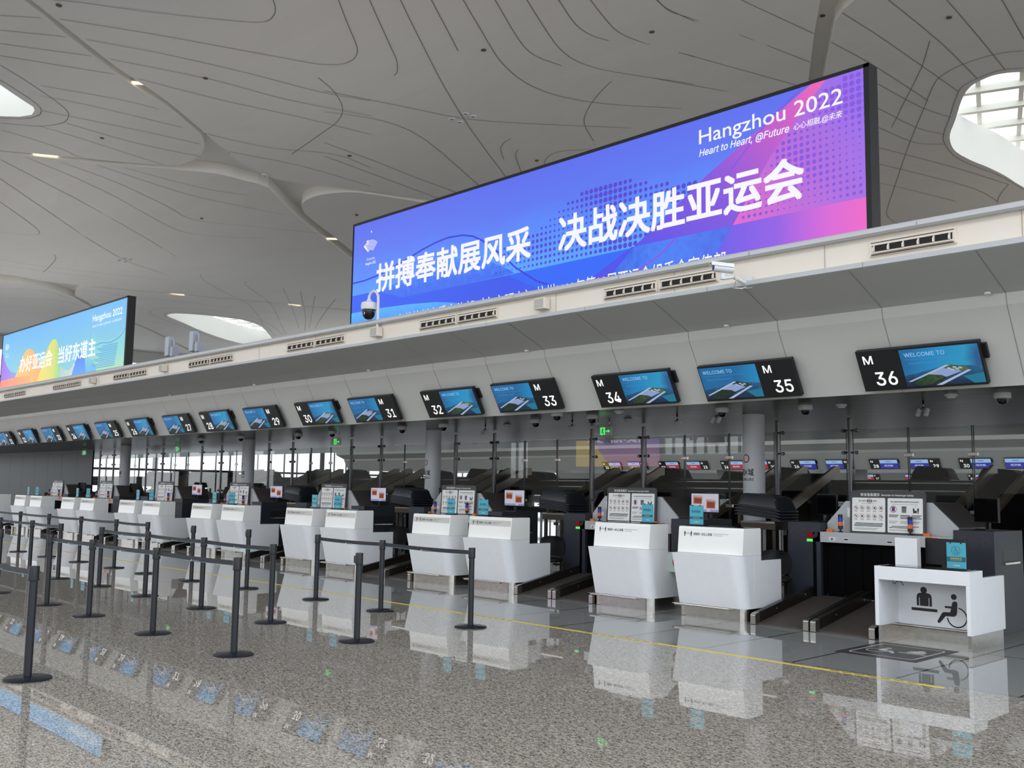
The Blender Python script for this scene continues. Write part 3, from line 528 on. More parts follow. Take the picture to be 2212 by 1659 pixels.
def facade(name, along, lo, hi, pos, zs, step, m, depth=.2):
    q = MB(); t = lo
    P = (lambda a0, a1, c0, c1, z0, z1: q.box(a0, a1, c0, c1, z0, z1)) if along == 'x' else (lambda a0, a1, c0, c1, z0, z1: q.box(c0, c1, a0, a1, z0, z1))
    i = 0
    while t <= hi:
        w = .6 if i % 6 == 0 else .10
        P(t-w/2, t+w/2, pos-depth/2, pos+depth/2, 0, 17.4); t += step; i += 1
    for z, h in zs: P(lo, hi, pos-.12, pos+.12, z, z+h)
    return struct(q.build(name, m, recalc=False))
DG = mat('dark_teal_glass', (.13, .17, .18), .3, spec=.15)
b = MB()
for i in range(16): b.box(-64+1.6*i, -62.41+1.6*i, 14.6, 14.66, 0, 2.83)
struct(b.build('wall_dark_glass', DG))
MULL = mat('dark_window_frame', (.25, .27, .29), .4, .3)
facade('wall_left', 'y', -30, 122, -112, [(0, .5), (3.0, .25), (6.2, .3), (9.4, .25), (12.4, .25)], 1.9, MULL)
facade('wall_back', 'x', -112, 20, 112, [(0, .6), (3.2, .3), (6.0, .5), (9, .25), (12.4, .25)], 2.1, MULL)
WHD = mat('white_wall_header', (.82, .82, .80), .5)
b = MB(); b.box(-112.3, -111.7, -36, 112, 15.4, 17.8); b.box(-112, 20, 111.7, 112.3, 15.4, 17.8); struct(b.build('wall_header', WHD))
facade('wall_front_facade', 'x', -20, 20, -36, [(0, .3), (3.6, .2), (8.4, .25), (13, .25)], 3.2, MULL, .25)
b = MB(); xs = [-112, -70.5, -66, -50, -42.5, -20]           # unseen inner wall behind the camera with two strips of windows, shaped to dim glass reflections and admit light
for i in range(0, 6, 2): b.box(xs[i], xs[i+1], -36.2, -36, 0, 7.5)
b.box(-112, -20, -36.2, -36, 15.6, 17.4)
for i in range(24): b.box(-112+4*i, -111.8+4*i, -36.2, -36, 7.5, 15.6, 1)
for x0, x1, z0, z1 in ((-70.5, -66, 2.6, 6.0), (-50, -42.5, 4.6, 7.2)):
    b.box(x0, x1, -36.2, -36, 0, z0); b.box(x0, x1, -36.2, -36, z1, 7.5); x = x0+.9
    while x < x1: b.box(x-.09, x+.09, -36.2, -36, z0, z1, 1); x += 1.05
struct(b.build('wall_behind', [mat('grey_inner_wall', (.62, .61, .59), .6), MULL]))
# ---------------------------------------------------------------- pictograms (2-D outlines, metres)
def picto_desk(m, fr, mi, off, ox=0, oz=0, s=1, flip=False):
    g = (lambda p: (ox-p[0]*s, oz+p[1]*s)) if flip else (lambda p: (ox+p[0]*s, oz+p[1]*s))
    f = lambda pts: m.flat([g(p) for p in pts], fr, mi, off)
    m.disc(g((.338, .543)), .037*s, fr, mi, off, 24)
    f([(.257, .37), (.257, .465), (.262, .488), (.275, .504), (.3, .512), (.385, .512), (.408, .505), (.422, .49), (.427, .465), (.427, .37), (.399, .37), (.399, .462), (.391, .462), (.391, .37), (.292, .37), (.292, .462), (.284, .462), (.284, .37)])
    f([(.196, .314), (.485, .314), (.485, .346), (.196, .346)])
    m.disc(g((.669, .497)), .031*s, fr, mi, off, 24)
    f([(.65, .43), (.66, .445), (.678, .451), (.697, .446), (.706, .43), (.700, .335), (.694, .307), (.678, .29), (.656, .285), (.575, .282), (.512, .206), (.498, .2), (.486, .206), (.483, .22), (.535, .312), (.555, .325), (.625, .328), (.637, .37), (.572, .371), (.566, .382), (.572, .393), (.64, .393)])
    c = (.698, .278); a0, a1 = -pi*.97, pi*.44
    if flip: a0, a1 = pi-a1, pi-a0
    m.ring(g(c), .104*s, .014*s, fr, mi, off, 40, a0, a1)
def picto_chair(m, fr, mi, off, cx, cz, s):
    g = lambda p: (cx+p[0]*s, cz+p[1]*s)
    m.disc(g((-.06, .36)), .075*s, fr, mi, off)
    m.line([g(p) for p in [(-.06, .28), (-.04, .02), (.2, .02), (.3, -.26), (.38, -.22)]], .085*s, fr, mi, off)
    m.line([g((-.05, .16)), g((.16, .16))], .06*s, fr, mi, off)
    m.ring(g((0, -.1)), .26*s, .065*s, fr, mi, off, 24, pi*.75, 1.9*pi)
def picto_man(m, fr, mi, off, cx, cz, s):
    g = lambda p: (cx+p[0]*s, cz+p[1]*s)
    m.disc(g((0, .43)), .075*s, fr, mi, off, 12)
    m.flat([g(p) for p in [(-.15, .33), (.15, .33), (.15, -.03), (.1, -.03), (.09, -.5), (.02, -.5), (0, -.08), (-.02, -.5), (-.09, -.5), (-.1, -.03), (-.15, -.03)]], fr, mi, off)
def no_entry(m, fr, mi, off, c, r):
    m.ring(c, r*.86, r*.26, fr, mi, off, 28); m.flat([(c[0]-r*.55, c[1]-r*.16), (c[0]+r*.55, c[1]-r*.16), (c[0]+r*.55, c[1]+r*.16), (c[0]-r*.55, c[1]+r*.16)], fr, mi, off)

# ---------------------------------------------------------------- numbered display boards on the bulkhead
TH = math.radians(29.3)
SKYM = screen_mat('display_sky', [(0, '1b78b8'), (.45, '1f9fe0'), (.75, '2fb2e8'), (1, '2c6aa8')], 'X', .5, 1.4, .62, .7, 2.2)
LAND = screen_mat('display_land', [(0, '0d3355'), (.5, '1b5c8c'), (1, '3f86b4')], 'Z', .05, .28, .6, .9, 9)
DGRN = screen_mat('display_green', [(0, '16301d'), (.5, '39592c'), (1, '7d8f35')], 'X', .5, 1.4, .65, 1.2, 22)
DROOF = mat('display_roof', (.62, .70, .90), emit=.7)
DROOF2 = mat('display_roof_light', (.78, .84, .95), emit=.65)
DDARK = mat('display_shadow', (.06, .12, .22), emit=.7)
DTEAL = mat('display_water', (.10, .55, .70), emit=.6)
DTXT = mat('display_lettering', (.55, .76, .97), emit=.85)
DTX2 = mat('display_faint_lettering', (.30, .58, .82), emit=.8)
SGN = [BLACK, SKYM, LAND, DGRN, DROOF, DROOF2, DDARK, DTEAL, DTXT, DTX2]
def board_art(w0, w1, parent):
    """the lit display of a board between local x w0..w1"""
    m = MB(); x0, x1, z0, z1 = w0+.015, w1-.02, .03, .485; w, h = x1-x0, z1-z0
    fr = frame((0, -.047, 0)); P = lambda pts: [(x0+a*w, z0+c*h) for a, c in pts]
    m.flat(P([(0, 0), (1, 0), (1, 1), (0, 1)]), fr, 1, 0)
    m.flat(P([(0, 0), (1, 0), (1, .43), (.8, .47), (.62, .50), (.45, .46), (.25, .38), (0, .30)]), fr, 2, .0006)
    m.flat(P([(.0, .0), (.62, .0), (.30, .24), (.08, .12)]), fr, 6, .001)
    m.flat(P([(.1, .1), (.32, .30), (.52, .23), (.42, .04), (.16, .02)]), fr, 3, .0014)
    m.flat(P([(.47, .40), (.62, .52), (.8, .44), (.84, .36), (.68, .33)]), fr, 3, .0014)
    m.flat(P([(.28, .31), (.52, .44), (.74, .33), (.53, .20), (.48, .26), (.40, .28)]), fr, 4, .0018)
    m.flat(P([(.03, .14), (.07, .13), (.60, .50), (.56, .52)]), fr, 5, .0022)
    m.flat(P([(.38, .0), (.46, .0), (.86, .34), (.82, .36)]), fr, 5, .0022)
    m.flat(P([(.30, .02), (.33, .0), (.55, .2), (.52, .21)]), fr, 6, .0022)
    for q in ((.56, .42), (.63, .44), (.7, .42), (.6, .38), (.66, .39)):
        m.flat(P([(q[0], q[1]), (q[0]+.05, q[1]-.03), (q[0]+.055, q[1]+.01), (q[0]+.02, q[1]+.03)]), fr, 5, .0024)
    m.flat(P([(.74, .2), (1, .26), (1, .0), (.86, .0)]), fr, 7, .0018)
    m.text('WELCOME TO', fr, (x0+.06*w, x0+.58*w, z0+.80*h, z0+.905*h), 8, .003, .012)
    m.text('Hangzhou Xiaoshan International Airport', fr, (x0+.06*w, x0+.76*w, z0+.70*h, z0+.755*h), 9, .003)
    m.text('杭州机场欢迎您', fr, (x0+.09*w, x0+.55*w, z0+.59*h, z0+.65*h), 9, .003)
    return m.build('display', SGN, parent, recalc=False)
PROTO = {}
def sign_board(letter, num, xl, zb, label, group, yb=11.05, left=True, art=None, scale=1.0):
    """xl = left end of the lower edge; left: number panel on the left side"""
    W_ = 1.40; t = thing('number_board', label, 'sign', (xl, yb, zb), group, (TH, 0, 0))
    key = ('sb', left, art)
    n0, n1 = (0, .5) if left else (W_-.5, W_)
    if key not in PROTO:
        m = MB(); m.box(0, W_, -.045, .02, 0, .51); h = m.build('housing', BLACK, t, bevel=.004)
        m = MB(); m.box((.98 if left else .2), (1.44 if left else 1.2), .02, .09, .28, .45); m.box(.1, 1.2, .02, .07, .1, .4); k = m.build('wall_bracket', BLACK, t)
        a = board_art(*((n1, W_) if left else (0, n0)), t) if art is None else art((n1, W_) if left else (0, n0), t)
        PROTO[key] = (h, k, a)
    else:
        for o in PROTO[key]:
            c = o.copy(); COL.objects.link(c); c.parent = t
    m = MB(); fr = frame((0, -.048, 0))
    m.text(letter, fr, (n0+.075, n0+.185, .345, .445), 0, 0, .008)
    m.build('row_letter', LITW, t, recalc=False); m = MB()
    m.text(num, fr, ((n0+.17, n0+.42, .07, .235) if len(num) == 2 else (n0+.3, n0+.42, .07, .235)), 0, 0, .008)
    m.build('desk_number', LITW, t, recalc=False)
    return t
BL = {36: (-5.459, 2.822), 34: (-9.57, 2.83), 32: (-13.59, 2.84), 30: (-17.75, 2.85), 28: (-22.0, 2.85), 26: (-26.28, 2.845), 24: (-30.6, 2.84), 22: (-35.0, 2.84)}
BR = {35: (-6.29, 2.821), 33: (-10.36, 2.85), 31: (-14.43, 2.84), 29: (-18.5, 2.845), 27: (-22.6, 2.85), 25: (-27.0, 2.845), 23: (-31.35, 2.84), 21: (-35.82, 2.82)}
for n in range(36, 20, -1):
    lb = 'black tilted board reading M %d beside a lit aerial picture, on the bulkhead' % n
    if n % 2 == 0: sign_board('M', str(n), BL[n][0], BL[n][1], lb, 'numbered boards over the desks')
    else: sign_board('M', str(n), BR[n][0]-1.40, BR[n][1], lb, 'numbered boards over the desks', left=False)

# ---------------------------------------------------------------- check-in desks
def arc(cx, cy, r, a0, a1, n=7): return [(cx+r*cos(a0+(a1-a0)*i/n), cy+r*sin(a0+(a1-a0)*i/n)) for i in range(n+1)]
DESKS = {}
def desk_parts(t, strip):
    m = MB(); m.prism([(.02, .012)]+arc(.88, .132, .12, -pi/2, 0)+[(1.0, .83), (.02, .83)], 'z', 0, .157); m.build('plinth', STEEL, t)
    lo = [(0, -.005)]+arc(.87, .125, .13, -pi/2, 0)+[(1.0, .2), (0, .2)]
    hi = [(0, -.165)]+arc(.84, -.005, .16, -pi/2, 0)+[(1.0, .2), (0, .2)]
    m = MB(); m.loft([[(x, y, .157) for x, y in lo], [(x, y, .81) for x, y in hi]], 0); m.build('front_panel', WHITE, t, bevel=.006)
    m = MB(); m.prism([(-.06, .812), (-.028, 1.135), (-.012, 1.15), (.345, 1.15), (.36, 1.13), (.36, .812)], 'x', .015, 1.0); m.build('upper_box', WHITE2, t, bevel=.008)
    m = MB(); m.box(.08, .97, .02, .34, 1.1505, 1.157); m.build('counter_glass', GLOSSB, t)
    m = MB(); m.prism([(.2, .157), (.83, .157), (.83, .744), (.36, .744), (.36, .81), (.2, .81)], 'x', .965, 1.0); m.build('side_panel', WHITE, t, bevel=.004)
    m = MB(); m.prism([(.2, .157), (.83, .157), (.83, .744), (.36, .744), (.36, .81), (.2, .81)], 'x', 0, .035); m.build('side_panel', WHITE, t, bevel=.004)
    m = MB(); m.box(.035, .965, .2, .83, .70, .73); m.build('worktop', CHAR, t)
    m = MB(); m.box(-.04, .83, -.115, -.085, .138, .162); m.box(-.04, -.0, -.115, .02, .138, .162); m.box(.80, .83, -.09, .02, .14, .158); m.box(.04, .075, -.02, .02, .0, .15); m.build('foot_rail', STEEL, t, bevel=.004)
    d = V3((0, .032, .323)).normalized(); fr = (V3((0, -.06, .812)), V3((1, 0, 0)), d, V3((1, 0, 0)).cross(d))
    m = MB()
    if strip: m.flat([(.03, .20), (.985, .20), (.985, .29), (.03, .29)], fr, 1, .001)
    picto_man(m, fr, 0, .002, .115, .245, .068); picto_man(m, fr, 0, .002, .215, .245, .068)
    m.line([(.135, .245), (.195, .245)], .004, fr, 0, .002)
    m.flat([(.135, .238), (.135, .252), (.128, .245)], fr, 0, .002); m.flat([(.195, .238), (.195, .252), (.202, .245)], fr, 0, .002)
    m.text('>1m', fr, (.15, .18, .255, .266), 0, .002)
    m.text('请保持一米以上距离', fr, (.25, .535, .226, .262), 0, .002, .008)
    m.text('Please keep one meter away', fr, (.56, .78, .249, .261), 0, .002); m.text('from each other', fr, (.56, .69, .229, .240), 0, .002)
    m.build('distance_notice', [INK, STICK], t, recalc=False)
for k in range(8):
    for odd in (0, 1):
        n = 34-2*k+odd; x = XC(k)+(.25 if odd else -1.21)
        lb = 'white check-in desk with sloped front below the M %d board' % n
        st = k > 0
        if st not in DESKS:
            t = thing('check_in_desk', lb, 'desk', (x, 10.66, 0), 'white check-in desks along the island'); desk_parts(t, st); DESKS[st] = t
        else: dup(DESKS[st], (x, 10.66, 0), lb)
# low gates with a no-entry mark between the desks of a pair
g0 = None
for k in range(8):
    lb = 'pale low staff gate with red no-entry mark between the M %d and M %d desks' % (34-2*k, 35-2*k)
    if g0 is None:
        g0 = thing('staff_gate', lb, 'gate', (XC(k)-.24, 11.04, .5), 'staff gates between desk pairs')
        m = MB(); m.box(0, .48, 0, .012, 0, .27); m.build('gate_panel', mat('pale_green_panel', (.74, .80, .77), .3), g0, bevel=.003)
        m = MB(); no_entry(m, frame((0, -.002, 0)), 0, 0, (.19, .14), .1); m.build('no_entry_mark', RED, g0, recalc=False)
        m = MB(); m.box(-.02, 0, -.01, .02, .03, .08); m.box(-.02, 0, -.01, .02, .19, .24); m.build('hinge', STEEL, g0)
    else: dup(g0, (XC(k)-.24, 11.04, .5), lb)

# low accessible desk at the near end
t = thing('accessible_desk', 'low white desk with wheelchair symbol on its recessed front', 'desk', (-5.2, 10.6, 0))
m = MB(); m.prism([(0, .665), (.345, .665), (.345, .735), (.345, .812), (0, .812)], 'x', 0, 1.03); m.build('top_beam', WHITE, t, bevel=.004)
m = MB(); m.prism([(0, .158), (.94, .158), (.94, .735), (.345, .735), (.345, .665), (0, .665)], 'x', .99, 1.03); m.build('side_panel', WHITE, t, bevel=.004)
m = MB(); m.prism([(0, .165), (.94, .165), (.94, .735), (.345, .735), (.345, .665), (0, .665)], 'x', 0, .045); m.build('side_panel', WHITE, t, bevel=.004)
m = MB(); m.box(.045, .99, .475, .50, .157, .70); bp = m.build('back_panel', WHITE, t)
m = MB(); picto_desk(m, frame((0, .473, 0)), 0, 0); m.build('wheelchair_symbol', INK, bp, recalc=False)
m = MB(); m.box(.02, .06, .03, .9, 0, .165); m.box(.985, 1.02, .03, .9, 0, .158); m.box(.06, .985, .46, .49, 0, .157); m.build('plinth', STEEL, t)
m = MB(); m.box(.045, .99, .345, .94, .70, .725); m.build('worktop', CHAR, t)
m = MB(); m.box(.06, .97, .02, .33, .8125, .818); m.build('counter_glass', GLOSSB, t)
m = MB(); m.cyl((.03, .40, .148), (.99, .40, .148), .014, n=12); m.build('foot_rail', STEEL, t)
m = MB(); m.box(-.04, .22, .6, .70, .725, 1.105); m.build('riser_box', WHITE, t, bevel=.004)
m = MB(); m.tube([(.12, .2, .665), (.115, .2, .62), (.13, .2, .61), (.16, .2, .64), (.21, .2, .645), (.235, .2, .60)], .004, 6); m.build('loose_cable', BLACK, t)

# teal notice boards standing on the desks
def teal_parts(t, wheel):
    h = .285 if wheel else .262; m = MB(); m.box(-.1, .1, 0, .018, .012, h); m.build('board', TEAL, t, bevel=.005)
    m = MB(); m.box(-.1, .12, -.03, .07, 0, .012); m.build('base', BLACK, t)
    fr = frame((0, -.001, 0)); m = MB()
    m.flat([(-.1, .085), (.1, .085), (.1, .135 if wheel else .115), (-.1, .135 if wheel else .115)], fr, 0, 0)
    if wheel:
        m.ring((0, .2), .045, .004, fr, 0, 0); picto_chair(m, fr, 0, 0, 0, .2, .075); m.text('无障碍柜台', fr, (-.062, .062, .108, .128), 1, .0006, .012); m.flat([(-.06, .098), (.06, .098), (.06, .101), (-.06, .101)], fr, 1, .0006)
    else:
        m.text('暂停服务', fr, (-.068, .068, .165, .198), 0, 0, .012); m.flat([(-.05, .096), (.05, .096), (.05, .102), (-.05, .102)], fr, 1, .0006)
    m.flat([(-.035, .04), (-.012, .046), (-.02, .052)], fr, 2, 0); m.flat([(-.01, .043), (.04, .043), (.04, .049), (-.01, .049)], fr, 2, 0)
    m.build('notice_print', [TEALD, GOLD, WHITE, BLACK], t, recalc=False)
    for xx in (-.055, .055): m = MB(); m.box(xx-.008, xx+.008, -.004, .02, h-.01, h+.004); m.build('clip', BLACK, t)
tl0 = None
for k in range(8):
    for odd in (0, 1):
        n = 34-2*k+odd; x = XC(k)+(.46 if odd else -.35)
        lb = 'teal notice board standing on top of the desk below the M %d board' % n; rz = .1 if odd else -.08
        if tl0 is None: tl0 = thing('notice_board', lb, 'notice', (x, 10.74, 1.157), 'teal notices on the desks'); teal_parts(tl0, False); tl0.rotation_euler.z = rz
        else: dup(tl0, (x, 10.74, 1.157), lb, rz)
t = thing('notice_board', 'teal notice with wheelchair sign standing on the low accessible desk', 'notice', (-4.35, 10.72, .818)); teal_parts(t, True)

# ---------------------------------------------------------------- X-ray machines behind the desks
def signal_tower(t, x, y, z):
    m = MB(); m.lathe([(.03, 0), (.03, .012), (.012, .02), (.012, .04), (.03, .045), (.03, .085)], x, y, 16)
    m.v = [(a, b_, c+z) for a, b_, c in m.v]; p = m.build('signal_tower', BLACK, t)
    for nm, mm, z0, z1 in (('orange_lens', ORANGE, .085, .135), ('blue_lens', BLUEL, .135, .187), ('cap', BLACK, .187, .232)):
        q = MB(); q.cyl((x, y, z+z0), (x, y, z+z1), .029, n=16); q.build(nm, mm, p)
def xray_parts(t):
    m = MB(); HP = [(-.77, 1.10), (-.77, 1.213), (-.5, 1.506), (.635, 1.507), (.94, 1.211), (.94, 1.10)]
    m.prism(HP, 'y', .2, 1.0); m.build('hood', ROOFB, t, bevel=.004)
    m = MB(); m.prism(HP, 'y', .17, .2); m.flat([(-.6, 1.19), (-.53, 1.19), (-.53, 1.25), (-.6, 1.25)], frame((0, .169, 0)), 1, 0); m.flat([(-.48, 1.3), (-.42, 1.3), (-.42, 1.42), (-.48, 1.42)], frame((0, .169, 0)), 1, 0); m.build('hood_front', [HOOD, PAPER], t, bevel=.002)
    m = MB(); m.box(-.89, .94, 0, .2, .965, 1.10)
    fr = frame((0, -.0015, 0)); m.flat([(-.66, .99), (-.56, .99), (-.56, 1.04), (-.66, 1.04)], fr, 1); m.flat([(-.63, 1.0), (-.6, 1.0), (-.615, 1.03)], fr, 2); m.flat([(-.46, .995), (-.38, .995), (-.38, 1.03), (-.46, 1.03)], fr, 1); m.flat([(-.45, 1.005), (-.39, 1.005), (-.39, 1.02), (-.45, 1.02)], fr, 3); m.flat([(.12, .99), (.2, .99), (.2, 1.025), (.12, 1.025)], fr, 1); m.flat([(.13, 1.0), (.19, 1.0), (.19, 1.015), (.13, 1.015)], fr, 3)
    m.build('entry_beam', [HOOD, mat('beam_label', (.8, .8, .8), .5), ORANGE, GREYI], t, bevel=.003)
    m = MB()
    for i in range(14):
        x0 = -.84+i*.122; m.box(x0, x0+.119, .06+.012*(i % 2), .066+.012*(i % 2), .27, .966)
    m.build('curtain', mat('lead_rubber_curtain', (.02, .02, .024), .9, spec=.08), t)
    for s in (0, 1):
        m = MB(); m.box(-.89 if s == 0 else .86, -.84 if s == 0 else .92, 0, 1.0, 0, .966); m.build('side_post', NAVY, t)
    m = MB(); m.box(-.84, .86, .12, 1.0, .3, 1.1); m.build('tunnel', BLACK, t)
    for x0, x1, z1 in ((-1.25, -.78, 1.213), (.945, 1.41, 1.19)):
        m = MB(); m.box(x0, x1, 0, .9, 0, z1)
        if x0 > 0: m.box(x1-.001, x1+.002, .25, .75, .84, .98, 1); m.box(x1, x1+.03, .25, .72, .80, .825, 2)
        c = m.build('cabinet', [NAVY, BLACK, STEEL], t, bevel=.003)
        m = MB()
        for i in range(3):
            cx = x0+(x1-x0)*(.2+.3*i)
            for r in (.058, .045, .032, .018): m.ring((cx, z1-.135), r, .008, frame((0, -.002, 0)), 0, 0, 20)
        m.build('vent', CHAR, c, recalc=False)
    signal_tower(t, -.53, .07, 1.10); signal_tower(t, .40, .06, 1.10)
    for x in (-.72, .56):
        m = MB(); m.box(x, x+.085, .05, .09, 1.10, 1.135); m.build('warning_light', ORANGE, t, bevel=.003)
    m = MB(); m.box(-.97, -.89, -.01, .05, 1.0, 1.085, 0); m.box(-.97, -.89, -.012, .05, .965, 1.0, 1); m.build('indicator_lamp', [REDL, LITG], t)
    m = MB(); m.box(.63, .70, -.012, 0, 1.02, 1.09, 1); m.box(.70, .755, -.012, 0, 1.02, 1.09, 0); m.build('indicator_lamp', [LITR, REDL], t)
xr0 = None; XM = lambda k: -5.84-PITCH_M*k
for k in range(8):
    lb = 'grey X-ray baggage scanner with dark side cabinets behind the %s' % ('low accessible desk' if k == 0 else 'M %d desk' % (36-2*k))
    if xr0 is None: xr0 = thing('baggage_scanner', lb, 'baggage scanner', (XM(k), 12, 0), 'X-ray scanners behind the desks'); xray_parts(xr0)
    else: dup(xr0, (XM(k), 12, 0), lb)
# safety boards on the scanners
def safety_parts(t):
    W_, H_ = .99, .545; m = MB(); P = []
    for cx, cy, a in ((W_-.04, H_-.04, 0), (.04, H_-.04, pi/2), (.01, .01, pi), (W_-.01, .01, 1.5*pi)):
        r = .04 if a < 2 else .01; P += [(cx+r*cos(a+pi/2*i/4), cy+r*sin(a+pi/2*i/4)) for i in range(5)]
    m.prism(P, 'y', 0, .018); m.build('board', CHAR, t)
    fr = frame((0, -.0012, 0)); m = MB()
    m.text('安全信息提示', fr, (.145, .40, .475, .515), 0, 0, .012); m.text('Reminder for Passenger Safety', fr, (.425, .84, .474, .502), 0, 0, .008); m.build('heading', PAPER, t, recalc=False)
    for x0, x1, nm in ((.03, .475, 0), (.505, .955, 1)):
        m = MB(); m.rrect(x0, x1, .025, .455, .015, fr, 0, 0); F = lambda a, b_, c, d, mi: m.flat([(x0+a, b_), (x0+c, b_), (x0+c, d), (x0+a, d)], fr, mi, .0006)
        if nm == 0:
            m.text('禁止携带', fr, (x0+.09, x0+.185, .405, .425), 1, .0006, .01); m.text('危险品', fr, (x0+.195, x0+.275, .40, .43), 1, .0006, .03); m.text('乘机', fr, (x0+.285, x0+.335, .405, .425), 1, .0006, .01)
            m.ring((x0+.235, .415), .028, .005, fr, 2, .001); F(.13, .378, .31, .381, 3)
            for j in range(2):
                for i in range(5):
                    c = (x0+.052+i*.084, .325-.105*j); m.ring(c, .027, .004, fr, 2, .0008, 20)
                    k = (i+j*5)
                    if k in (0, 5, 9): m.line([(c[0]-.015, c[1]+.01), (c[0]+.005, c[1]+.002), (c[0]+.014, c[1]-.012)], .011, fr, 1, .0006)
                    elif k in (1, 2, 7): m.flat([(c[0]-.011, c[1]-.014), (c[0]-.003, c[1]-.014), (c[0]-.003, c[1]+.014), (c[0]-.011, c[1]+.014)], fr, 1, .0006); m.flat([(c[0]+.003, c[1]-.014), (c[0]+.011, c[1]-.014), (c[0]+.011, c[1]+.01), (c[0]+.003, c[1]+.014)], fr, 1, .0006)
                    else: m.flat([(c[0]-.013, c[1]-.009), (c[0]+.013, c[1]-.012), (c[0]+.010, c[1]+.012), (c[0]-.009, c[1]+.010)], fr, 1, .0006)
                    m.line([(c[0]-.019, c[1]+.019), (c[0]+.019, c[1]-.019)], .003, fr, 2, .001); m.flat([(c[0]-.022, c[1]-.046), (c[0]+.022, c[1]-.046), (c[0]+.022, c[1]-.04), (c[0]-.022, c[1]-.04)], fr, 3, .0006)
            for i, (a, w) in enumerate(((.045, .40), (.03, .41), (.03, .40))): F(a, .125-.017*i, a+w-.03, .134-.017*i, 1)
            for i in range(3): F(.03, .068-.01*i, .36-.02*i, .0715-.01*i, 3)
        else:
            m.text('请正确携带锂电池和锂电池设备乘机', fr, (x0+.04, x0+.405, .40, .42), 1, .0006, .01); F(.06, .378, .39, .381, 3)
            m.ring((x0+.075, .318), .04, .006, fr, 2, .001); m.flat([(x0+.055, .29), (x0+.095, .29), (x0+.095, .347), (x0+.055, .347)], fr, 4, .0006); m.line([(x0+.05, .34), (x0+.1, .295)], .004, fr, 2, .0012)
            m.flat([(x0+.185, .275), (x0+.24, .275), (x0+.245, .355), (x0+.18, .355)], fr, 3, .0006); m.flat([(x0+.195, .335), (x0+.23, .335), (x0+.23, .352), (x0+.195, .352)], fr, 4, .0008)
            picto_man(m, fr, 1, .0006, x0+.335, .305, .07); picto_man(m, fr, 1, .0006, x0+.39, .305, .075); F(.33, .275, .375, .305, 1); m.text('?', fr, (x0+.355, x0+.368, .345, .37), 1, .0006)
            for c in range(3):
                for i in range(3 if c else 2): F(.02+.145*c, .238-.018*i, .02+.145*c+.125-.02*(i % 2), .247-.018*i, 1)
                for i in range(3): F(.02+.145*c, .165-.012*i, .02+.145*c+.11-.015*i, .169-.012*i, 3)
            F(.05, .10, .40, .108, 1); F(.02, .083, .33, .091, 1)
            for i in range(2): F(.02, .06-.012*i, .35-.03*i, .064-.012*i, 3)
        m.build('notice_panel', [PAPER, INK, RED, GREYI, mat('print_blue', (.25, .22, .5), .5)], t, recalc=False)
sb0 = None
for k in range(8):
    lb = 'dark-framed passenger safety board on the scanner behind the %s' % ('low accessible desk' if k == 0 else 'M %d desk' % (36-2*k))
    loc = (XM(k)-.415, 12.1, 1.10)
    if sb0 is None: sb0 = thing('safety_board', lb, 'notice board', loc, 'safety boards on the scanners', (math.radians(-3), 0, 0)); safety_parts(sb0)
    else: dup(sb0, loc, lb)

# luggage conveyors between the desks: two lanes into every scanner
BELT = lambda t: .02+(t+1.4)/1.45*.245        # height of the belt at local y
def conveyor_parts(t, w):
    m = MB(); m.prism([(-1.33, .0), (-1.33, .02), (.05, .265), (.05, 0)], 'x', .065, w-.065); m.build('belt', RUBBER, t)
    for x0 in (0, w-.065):
        m = MB(); m.prism([(-1.36, 0), (-1.36, .137), (.0, .383), (.0, 0)], 'x', x0, x0+.065); g = m.build('guard_rail', [mat('guard_bronze', (.23, .215, .20), .3, .7)], t, bevel=.006)
        m = MB(); m.prism([(-1.40, 0), (-1.40, .115), (-1.385, .132), (-1.30, .149), (-1.30, 0)], 'x', x0-.002, x0+.067); m.build('end_cap', STEEL, g, bevel=.006)
        m = MB()
        for yy in (-.9, -.2):
            zz = .08+(yy+1.36)*.181; m.cyl((x0-.003, yy, zz), (x0+.068, yy, zz), .008, n=8)
        m.build('bolt', STEEL, g)
for wi, (dx, w) in enumerate(((-.955, .775), (-.155, .78))):
    c0 = None
    for k in range(8):
        ref = 'low accessible desk' if k == 0 else 'M %d desk' % (36-2*k)
        lb = ('luggage belt between steel-capped rails beside the M %d desk' % (35-2*k)) if wi == 0 else 'luggage belt between steel-capped rails beside the %s' % ref
        if c0 is None: c0 = thing('luggage_conveyor', lb, 'conveyor', (XM(k)+dx, 12, 0), 'luggage belts beside the desks'); conveyor_parts(c0, w)
        else: dup(c0, (XM(k)+dx, 12, 0), lb)

